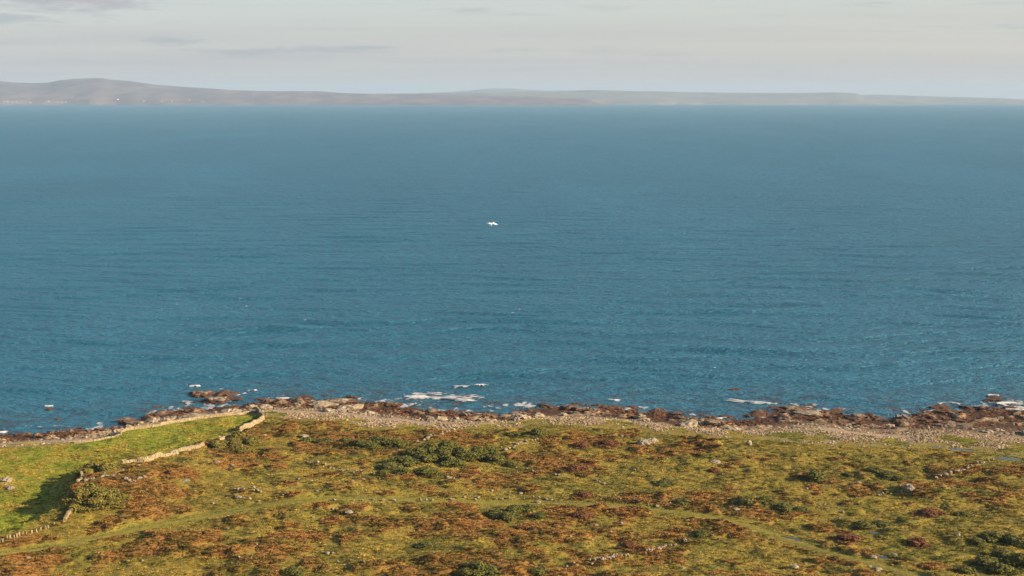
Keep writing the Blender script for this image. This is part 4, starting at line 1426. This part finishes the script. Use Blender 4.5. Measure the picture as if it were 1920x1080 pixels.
def whitecaps():
    V = []; F = []
    r = random.Random(77)
    spots = [(664, 309), (676, 311), (1208, 311), (1208, 258), (1000, 295), (1294, 334), (1425, 326), (1240, 431), (1280, 473), (1085, 518), (962, 390), (898, 507), (572, 600), (126, 478), (300, 277),
             (966, 379), (1222, 442), (1500, 470), (1785, 548), (1690, 380), (1537, 610), (450, 560), (1786, 395), (412, 296), (742, 330), (1340, 690), (1120, 640), (1700, 470)]
    spots += [(r.uniform(0, 1920), r.uniform(225, 650)) for _ in range(10)]
    for u, v in spots:
        x, y = pix(u, v, 0)
        L = r.uniform(0.35, 0.8) * (0.5 + y / 1300.0); W = L * r.uniform(0.4, 0.8)
        i = len(V)
        m_ = 8
        for k in range(m_):
            t = 2 * math.pi * k / m_
            V.append((x + L * math.cos(t) * r.uniform(0.7, 1.2), y + W * math.sin(t) * r.uniform(0.7, 1.2), 0.12))
        V.append((x, y, 0.25 + 0.15 * r.random()))
        for k in range(m_):
            F.append((i + k, i + (k + 1) % m_, i + m_))
    o = mesh_obj("whitecaps_foam", V, F, M_foam, None, True)
    at = o.data.attributes.new('thick', 'FLOAT', 'POINT')
    at.data.foreach_set('value', np.full(len(V), 0.75, np.float32))
    tag(o, "tiny whitecaps flecking the open water", None, None, 'stuff')


whitecaps()

# ------------------------------------------------------------------ gull
def gull():
    bm = bmesh.new()
    # body along +X, about 0.6 m long
    prof = [(-0.34, 0.012), (-0.26, 0.045), (-0.15, 0.085), (0.0, 0.105), (0.12, 0.095), (0.20, 0.065), (0.24, 0.055), (0.29, 0.058), (0.33, 0.042), (0.355, 0.012)]
    rings = []
    for x, r in prof:
        lift = 0.035 if x > 0.22 else 0.0
        rings.append([bm.verts.new((x, r * math.cos(t), r * 0.9 * math.sin(t) + lift)) for t in [2 * math.pi * k / 12 for k in range(12)]])
    for a, b in zip(rings[:-1], rings[1:]):
        for k in range(12):
            bm.faces.new((a[k], a[(k + 1) % 12], b[(k + 1) % 12], b[k]))
    bm.faces.new(rings[0][::-1]); bm.faces.new(rings[-1])
    # tail fan
    tv = [bm.verts.new(p) for p in ((-0.24, -0.04, 0.02), (-0.24, 0.04, 0.02), (-0.44, 0.10, 0.015), (-0.46, 0, 0.012), (-0.44, -0.10, 0.015),
                                    (-0.24, -0.04, -0.02), (-0.24, 0.04, -0.02), (-0.44, 0.10, -0.005), (-0.46, 0, -0.008), (-0.44, -0.10, -0.005))]
    bm.faces.new(tv[:5]); bm.faces.new(tv[5:][::-1])
    for k in range(5):
        bm.faces.new((tv[k], tv[k + 5], tv[(k + 1) % 5 + 5], tv[(k + 1) % 5]))
    # wings: stations (span, leading x, trailing x, z)
    for side, st in ((-1, [(0.04, 0.14, -0.12, 0.04), (0.22, 0.20, -0.10, 0.12), (0.38, 0.19, -0.09, 0.15), (0.56, 0.10, -0.10, 0.13), (0.72, -0.04, -0.14, 0.11)]),
                     (1, [(0.04, 0.14, -0.12, 0.04), (0.20, 0.18, -0.10, 0.10), (0.34, 0.16, -0.10, 0.06), (0.47, 0.06, -0.12, -0.05), (0.58, -0.06, -0.15, -0.16)])):
        rows = []
        for s_, le, te, z in st:
            mid = (le * 0.65 + te * 0.35)
            th = 0.022 if s_ < 0.5 else 0.012
            rows.append([bm.verts.new((le, side * s_, z)), bm.verts.new((mid, side * s_, z + th)), bm.verts.new((te, side * s_, z)), bm.verts.new((mid, side * s_, z - th))])
        for a, b in zip(rows[:-1], rows[1:]):
            for k in range(4):
                f = (a[k], a[(k + 1) % 4], b[(k + 1) % 4], b[k])
                bm.faces.new(f if side > 0 else f[::-1])
        bm.faces.new(rows[-1] if side > 0 else rows[-1][::-1])
        bm.faces.new(rows[0][::-1] if side > 0 else rows[0])
    bmesh.ops.recalc_face_normals(bm, faces=bm.faces)
    me = bpy.data.meshes.new("seagull")
    bm.to_mesh(me); bm.free()
    mg = make_plain_mat("white_feathers", [(0.3, (0.76, 0.76, 0.76)), (0.7, (0.84, 0.84, 0.83))], 5.0, 0.7)
    me.materials.append(mg)
    x, y = pix(923, 420, 83.0)
    o = bpy.data.objects.new("seagull", me)
    o.location = (x, y, 83.0)
    o.rotation_euler = (Matrix.Rotation(math.radians(-115), 3, 'Z') @ Matrix.Rotation(math.radians(26), 3, 'Y') @ Matrix.Rotation(math.radians(4), 3, 'X')).to_euler()
    o.scale = (1.15, 1.15, 1.15)
    link(o)
    rm = o.modifiers.new("one_skin", 'REMESH')
    rm.mode = 'VOXEL'; rm.voxel_size = 0.009; rm.use_smooth_shade = True
    tag(o, "white gull gliding with spread wings above the sea", "bird")
    bk, _ = None, None
    V = [(0.34, 0.014, 0.045), (0.34, -0.014, 0.045), (0.34, 0, 0.015), (0.41, 0, 0.022)]
    bk = mesh_obj("beak", V, [(0, 1, 3), (1, 2, 3), (2, 0, 3), (0, 2, 1)], make_plain_mat("beak_horn", [(0.3, (0.55, 0.35, 0.05)), (0.7, (0.65, 0.42, 0.06))], 9.0, 0.5), o)


gull()

# ------------------------------------------------------------------ white houses on the far shore
def house_meshes():
    V = [(x, y, z) for z in (0, 1) for y in (-1, 1) for x in (-1, 1)] + [(-1, 0, 1.75), (1, 0, 1.75)]
    walls = [(0, 1, 5, 4), (3, 2, 6, 7), (2, 0, 4, 8, 6), (1, 3, 7, 9, 5)]
    me = bpy.data.meshes.new("wall"); me.from_pydata(V, [], walls)
    me.materials.append(make_plain_mat("whitewash", [(0.3, (0.76, 0.75, 0.72)), (0.7, (0.84, 0.83, 0.80))], 0.1))
    R = [(-1.08, -1.15, 0.92), (1.08, -1.15, 0.92), (1.08, 0, 1.84), (-1.08, 0, 1.84), (1.08, 1.15, 0.92), (-1.08, 1.15, 0.92)]
    mr = bpy.data.meshes.new("roof"); mr.from_pydata(R, [], [(0, 1, 2, 3), (3, 2, 4, 5)])
    mr.materials.append(make_plain_mat("slate", [(0.3, (0.08, 0.08, 0.09)), (0.7, (0.14, 0.14, 0.15))], 0.2))
    return me, mr


HW, HR = house_meshes()
HOUSES = [(8, 191, 9), (14, 191, 11), (24, 191.5, 9), (31, 191, 8), (91, 190.5, 11), (108, 192, 8), (116, 191.8, 9), (124, 191.5, 10), (221, 187, 14), (270, 189.5, 10), (303, 190.5, 10), (322, 190.5, 10),
          (354, 187.5, 13), (57, 192.5, 8), (135, 183, 8), (380, 190.5, 9)]
dep = bpy.context.evaluated_depsgraph_get()


def far_point(u, v):
    """where a sight line meets the far hill: march along it"""
    k0 = Vector((*pix(u, v + 0.0, 0.0), 0.0)) if v > 197 else None
    a, b = np.array([*pix(u, 240, 0.0), 0.0]), None
    cx, cyy = (u - 960) / FPX, (540 - v) / FPX
    cr, sr = math.cos(ROLL), math.sin(ROLL)
    rx, ry = cx * cr - cyy * sr, cx * sr + cyy * cr
    d = Vector((rx, math.cos(PITCH) + ry * math.sin(PITCH), -math.sin(PITCH) + ry * math.cos(PITCH))).normalized()
    hit, loc, *_r = hill_l.ray_cast(Vector((0, 0, CAM_Z)), d)
    return loc if hit else None


for u, v, s_ in HOUSES:
    p = far_point(u, v)
    if p is None:
        continue
    root = empty("house", (p.x, p.y, p.z - 1.0), random.uniform(-0.3, 0.3))
    root.scale = (s_ * 0.62, s_ * 0.4, s_ * 0.5)
    for nm, me in (("wall", HW), ("roof", HR)):
        o = bpy.data.objects.new(nm, me); o.parent = root; COL.objects.link(o)
    tag(root, "tiny whitewashed house low on the hill across the bay", "house", "houses across the bay")
